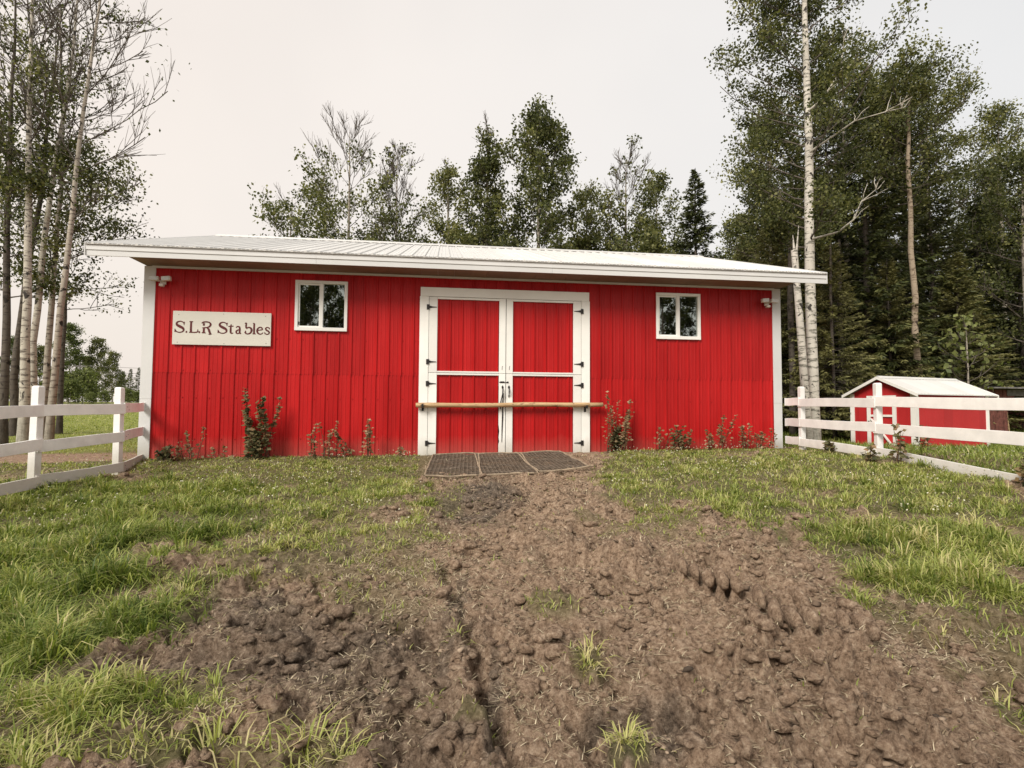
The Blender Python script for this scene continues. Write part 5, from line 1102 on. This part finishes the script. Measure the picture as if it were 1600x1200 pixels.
nbp = np.clip((34*(h_/.2)**.6*r.uniform(.4, 1.4, len(cx))).astype(int), 8, 60); ci = np.repeat(np.arange(len(cx)), nbp); n = len(ci)
az = r.uniform(0, 6.283, n); rad = np.abs(r.normal(size=n))*(.020+.20*h_[ci]); bx, by = cx[ci]+np.cos(az)*rad, cy[ci]+np.sin(az)*rad
hh = np.maximum(h_[ci], .05)*np.repeat(r.uniform(.6, 1.25, len(cx)), nbp)*r.uniform(.45, 1.2, n); lean = np.clip(.36+rad/(np.maximum(h_[ci], .05)+.02)*1.3+r.normal(0, .28, n), .02, 1.45)
tint = np.repeat(np.clip(.15+ye_*.84+r.normal(0, .18, len(cx)), 0, 1), nbp)+r.normal(0, .10, n); dry = r.uniform(size=n) < .16; tint[dry] += .4
ub, bb = barn_uv(bx, by); ok = (bb < -.03) | (ub < -.1) | (ub > LEN+.1); okm = ~((np.abs(ub-6.4-.0) < 1.5) & (bb > -2.0)); ok = ok & okm
zz = gz(bx, by)
g_mesh = blades(bx[ok], by[ok], zz[ok], hh[ok], (az+r.normal(0, .5, n))[ok], lean[ok], (.0045+.0007*by+.006*hh)[ok], tint[ok], 'grass', M['grass'], .95)
stuff('grass', g_mesh, 'green and yellowish grass tufts covering both sides of the muddy yard', 'grass')
# short ground growth between the tufts
fx, fy = scatter(135000, 1.75, 11.0, 1.5, 1.2); d_, h_, ye_ = turf_field(fx, fy); u_, b_ = barn_uv(fx, fy)
keep = (r.uniform(size=len(fx)) < np.clip(d_*(.75+1.3*fbm(fx, fy, .5, 3, 142)), 0, 1)+.03) & ((b_ < -.03) | (u_ < -.1) | (u_ > LEN+.1)) & ~((np.abs(u_-6.4) < 1.5) & (b_ > -2.0)); fx, fy, d_, h_, ye_ = (a[keep] for a in (fx, fy, d_, h_, ye_)); n = len(fx)
stuff('short_grass', blades(fx, fy, gz(fx, fy), np.minimum(h_*.55, .09)*r.uniform(.5, 1.3, n), r.uniform(0, 6.283, n), r.uniform(.1, 1.1, n), .004+.0010*fy, np.clip(.18+ye_*.75+r.normal(0, .2, n), 0, 1), 'short_grass', M['grass'], .6),
      'short grass and clover growing between the tufts in the yard', 'grass')
# pasture behind the fences
sx = np.concatenate([r.uniform(-30, -6.2, 52000), r.uniform(5.9, 24, 42000)]); sy = np.concatenate([(5+33*r.uniform(size=52000)**1.5), (6+15*r.uniform(size=42000)**1.2)])
pd = np.exp(-((sx+8.0)/2.2)**2-((sy-9.6)/1.6)**2); keep = (pd < .35) & (np.abs(sx) < sy*1.05+2); lx, ly = (sx-SX)*math.cos(ST)+(sy-SY)*math.sin(ST), -(sx-SX)*math.sin(ST)+(sy-SY)*math.cos(ST)
keep &= ~((lx > -.05) & (lx < SLn+.05) & (ly > -.05) & (ly < SWd+.05)); sx, sy = sx[keep], sy[keep]; n = len(sx); rough = np.where(sx > 0, .15, .06)
stuff('pasture_grass', blades(sx, sy, gz(sx, sy), rough*r.uniform(.5, 1.6, n), r.uniform(0, 6.283, n), r.uniform(.1, .9, n), .007+.0011*sy, np.clip(np.where(sx > 0, .40, .58)+r.normal(0, .16, n)+.25*fbm(sx, sy, 2.5, 3, 150), 0, 1), 'pasture_grass', M['grass'], .5),
      'mown pasture grass and rough grass beyond the white fences', 'grass')
# dead stalks pressed into the mud
tx, ty = scatter(260000, 1.75, 10.2, 1.0); d_, h_, ye_ = turf_field(tx, ty); u_, b_ = barn_uv(tx, ty)
pn = sstep(-.25, .45, fbm(tx, ty, .5, 4, 160)-.08)*.6
for (px, py, rx, ry) in [(620,880,160,45),(480,925,150,26),(680,930,80,60),(560,1120,150,40),(300,925,90,30),(800,1090,60,40),(1400,940,70,40),(1180,860,120,25),(930,1050,70,40),(1480,1010,120,40)]:
    cx_, cy_ = at(px, py); x1_, _ = at(px+rx, py); _, ya_ = at(px, py-ry); pn = np.maximum(pn, sstep(1.2, .5, np.hypot((tx-cx_)/abs(x1_-cx_), (ty-cy_)/abs(ya_-cy_))))
pn = pn*1.0; keep = (r.uniform(size=len(tx)) < (.09+.91*pn)*np.where(d_ > .5, .75, .85)) & (b_ < -.05); tx, ty = tx[keep], ty[keep]; n = len(tx)
stuff('dead_grass', blades(tx, ty, gz(tx, ty)+.016, r.uniform(.018, .085, n)*(.42+.1*ty)*(1+.5*(r.uniform(size=n) < .08)), r.uniform(0, 6.283, n)*.5+r.choice([0, 3.14], n)*1.0-.6, r.uniform(1.05, 1.55, n), .0022+.0007*ty, r.normal(.55, .26, n), 'dead_grass', M['straw'], .12),
      'dead straw-coloured grass stalks lying in the churned mud', 'dead grass')
# clover heads near the wall and right side
qx, qy = scatter(9000, 5.0, 11.2, 1.6); d_, h_, ye_ = turf_field(qx, qy); u_, b_ = barn_uv(qx, qy); pn = fbm(qx, qy, 1.4, 3, 170)
keep = (d_ > .45) & (pn > .02) & ((b_ < -.15)) & (r.uniform(size=len(qx)) < .55) & ~((np.abs(u_-6.4) < 1.6) & (b_ > -2.1)); qx, qy = qx[keep], qy[keep]; n = len(qx)
P = np.stack([qx, qy, gz(qx, qy)+r.uniform(.05, .13, n)], 1); VV = []; FF = []
for j in range(2):
    a = r.uniform(0, 6.28, n); D = np.stack([np.cos(a), np.sin(a), r.uniform(.2, 1., n)], 1); V, F_ = quads(P, D, rvec(r, n), np.full(n, .021), np.full(n, .019)); VV.append(V); FF.append(F_+j*4*n)
stuff('clover_flowers', np_mesh('clover_flowers', np.vstack(VV), np.vstack(FF), M['flower'], r.uniform(0, 1, 2*n)), 'small white clover heads dotted through the grass near the barn', 'flowers')
# torn clods of mud lying where hooves turned them up
r2 = np.random.default_rng(404)
def peat_at(x, y):
    i = np.clip(np.searchsorted(ys, y), 0, nr-1); j = np.clip(np.searchsorted(ss, x/np.minimum(.93*np.maximum(ys[i], 1.6)+.7, 40)), 0, nc-1); return peat[i, j]
def torn_clods():
    t = (1+5**.5)/2; v = [(-1,t,0),(1,t,0),(-1,-t,0),(1,-t,0),(0,-1,t),(0,1,t),(0,-1,-t),(0,1,-t),(t,0,-1),(t,0,1),(-t,0,-1),(-t,0,1)]
    f = [(0,11,5),(0,5,1),(0,1,7),(0,7,10),(0,10,11),(1,5,9),(5,11,4),(11,10,2),(10,7,6),(7,1,8),(3,9,4),(3,4,2),(3,2,6),(3,6,8),(3,8,9),(4,9,5),(2,4,11),(6,2,10),(8,6,7),(9,8,1)]
    v = [np.array(p)/np.linalg.norm(p) for p in v]; cache = {}; nf = []
    def mid(a, b):
        k = (min(a, b), max(a, b))
        if k not in cache: m = v[a]+v[b]; v.append(m/np.linalg.norm(m)); cache[k] = len(v)-1
        return cache[k]
    for (a, b, c) in f:
        ab, bc, ca_ = mid(a, b), mid(b, c), mid(c, a); nf += [(a, ab, ca_), (b, bc, ab), (c, ca_, bc), (ab, bc, ca_)]
    base = np.array(v); nf = np.array(nf); y = (1.8**.9+(8.5**.9-1.8**.9)*r2.uniform(size=9000))**(1/.9); x = r2.uniform(-1, 1, 9000)*(.95*y+.5)
    dn = turf_field(x, y)[0]; keep = (dn < .4) & (fbm(x, y, .8, 3, 190) > -.02); x, y = x[keep][:3000], y[keep][:3000]
    x = np.r_[x, [p[0] for p in LUG]]; y = np.r_[y, [p[1] for p in LUG]]; n = len(x); k = len(LUG)
    R_ = base[None]*(1+r2.normal(0, .17, (n, 42, 1))+.55*np.abs(r2.normal(0, 1, (n, 1, 3))@base.T[None]).transpose(0, 2, 1)*.6-.2)
    sz = (.012+.030*r2.uniform(size=n)**2.4)*(1+.05*y); R_ = R_*(sz[:, None]*np.stack([r2.uniform(.8, 1.7, n), r2.uniform(.7, 1.2, n), r2.uniform(.45, .85, n)], 1))[:, None]
    R_[-k:] = base[None]*(1+r2.normal(0, .10, (k, 42, 1)))*np.stack([r2.uniform(.030, .042, k), r2.uniform(.085, .14, k), r2.uniform(.05, .075, k)], 1)[:, None]; sz[-k:] = .3
    a = r2.uniform(0, 6.28, n); a[-k:] = r2.normal(-.12, .12, k); X = R_[..., 0]*np.cos(a)[:, None]-R_[..., 1]*np.sin(a)[:, None]; Y = R_[..., 0]*np.sin(a)[:, None]+R_[..., 1]*np.cos(a)[:, None]
    V = np.stack([X+x[:, None], Y+y[:, None], R_[..., 2]+(gz(x, y)+sz*.05)[:, None]], -1).reshape(-1, 3); F_ = (nf[None]+np.arange(n)[:, None, None]*42).reshape(-1, 3)
    me = np_mesh('torn_clods', V, F_, M['soil']); at_ = me.attributes.new('peat', 'FLOAT', 'POINT'); at_.data.foreach_set('value', np.repeat(np.r_[np.clip(peat_at(x, y), -1, 1)[:-k], np.full(k, -1.)], 42).astype(np.float32)); return me
stuff('torn_clods', torn_clods(), 'torn lumps of mud turned up by hooves and tyres in the yard', 'mud')
# loose clods of earth
ico = np.array([(0,0,1),(.894,0,.447),(.276,.851,.447),(-.724,.526,.447),(-.724,-.526,.447),(.276,-.851,.447),(.724,.526,-.447),(-.276,.851,-.447),(-.894,0,-.447),(-.276,-.851,-.447),(.724,-.526,-.447),(0,0,-1)])
icf = np.array([(0,1,2),(0,2,3),(0,3,4),(0,4,5),(0,5,1),(1,6,2),(2,7,3),(3,8,4),(4,9,5),(5,10,1),(1,10,6),(2,6,7),(3,7,8),(4,8,9),(5,9,10),(11,7,6),(11,8,7),(11,9,8),(11,10,9),(11,6,10)])
ox, oy = scatter(34000, 1.8, 9.4, 1.0); d_, h_, ye_ = turf_field(ox, oy); pn = fbm(ox, oy, .45, 3, 180); keep = (d_ < .35) & (pn > -.12) & (r.uniform(size=len(ox)) < .6); ox, oy = ox[keep], oy[keep]; n = len(ox)
sz = .005+.010*r.uniform(size=n)**4+.0009*oy; sh3 = sz[:, None]*np.stack([r.uniform(.8, 1.7, n), r.uniform(.7, 1.4, n), r.uniform(.45, .9, n)], 1); ca = r.uniform(0, 6.28, n)
L = ico[None]*(1+r.normal(0, .42, (n, 12, 1)))*sh3[:, None]; X = L[..., 0]*np.cos(ca)[:, None]-L[..., 1]*np.sin(ca)[:, None]; Y = L[..., 0]*np.sin(ca)[:, None]+L[..., 1]*np.cos(ca)[:, None]
V = np.stack([X+ox[:, None], Y+oy[:, None], L[..., 2]+(gz(ox, oy)+sz*.25)[:, None]], -1).reshape(-1, 3); F_ = (icf[None]+np.arange(n)[:, None, None]*12).reshape(-1, 3)
cm = np_mesh('loose_clods', V, F_, M['clod'], np.repeat(np.clip(r.normal(.45, .15, n), 0, .8), 20))
stuff('loose_clods', cm, 'loose crumbled clods of brown mud scattered over the trodden yard', 'mud')
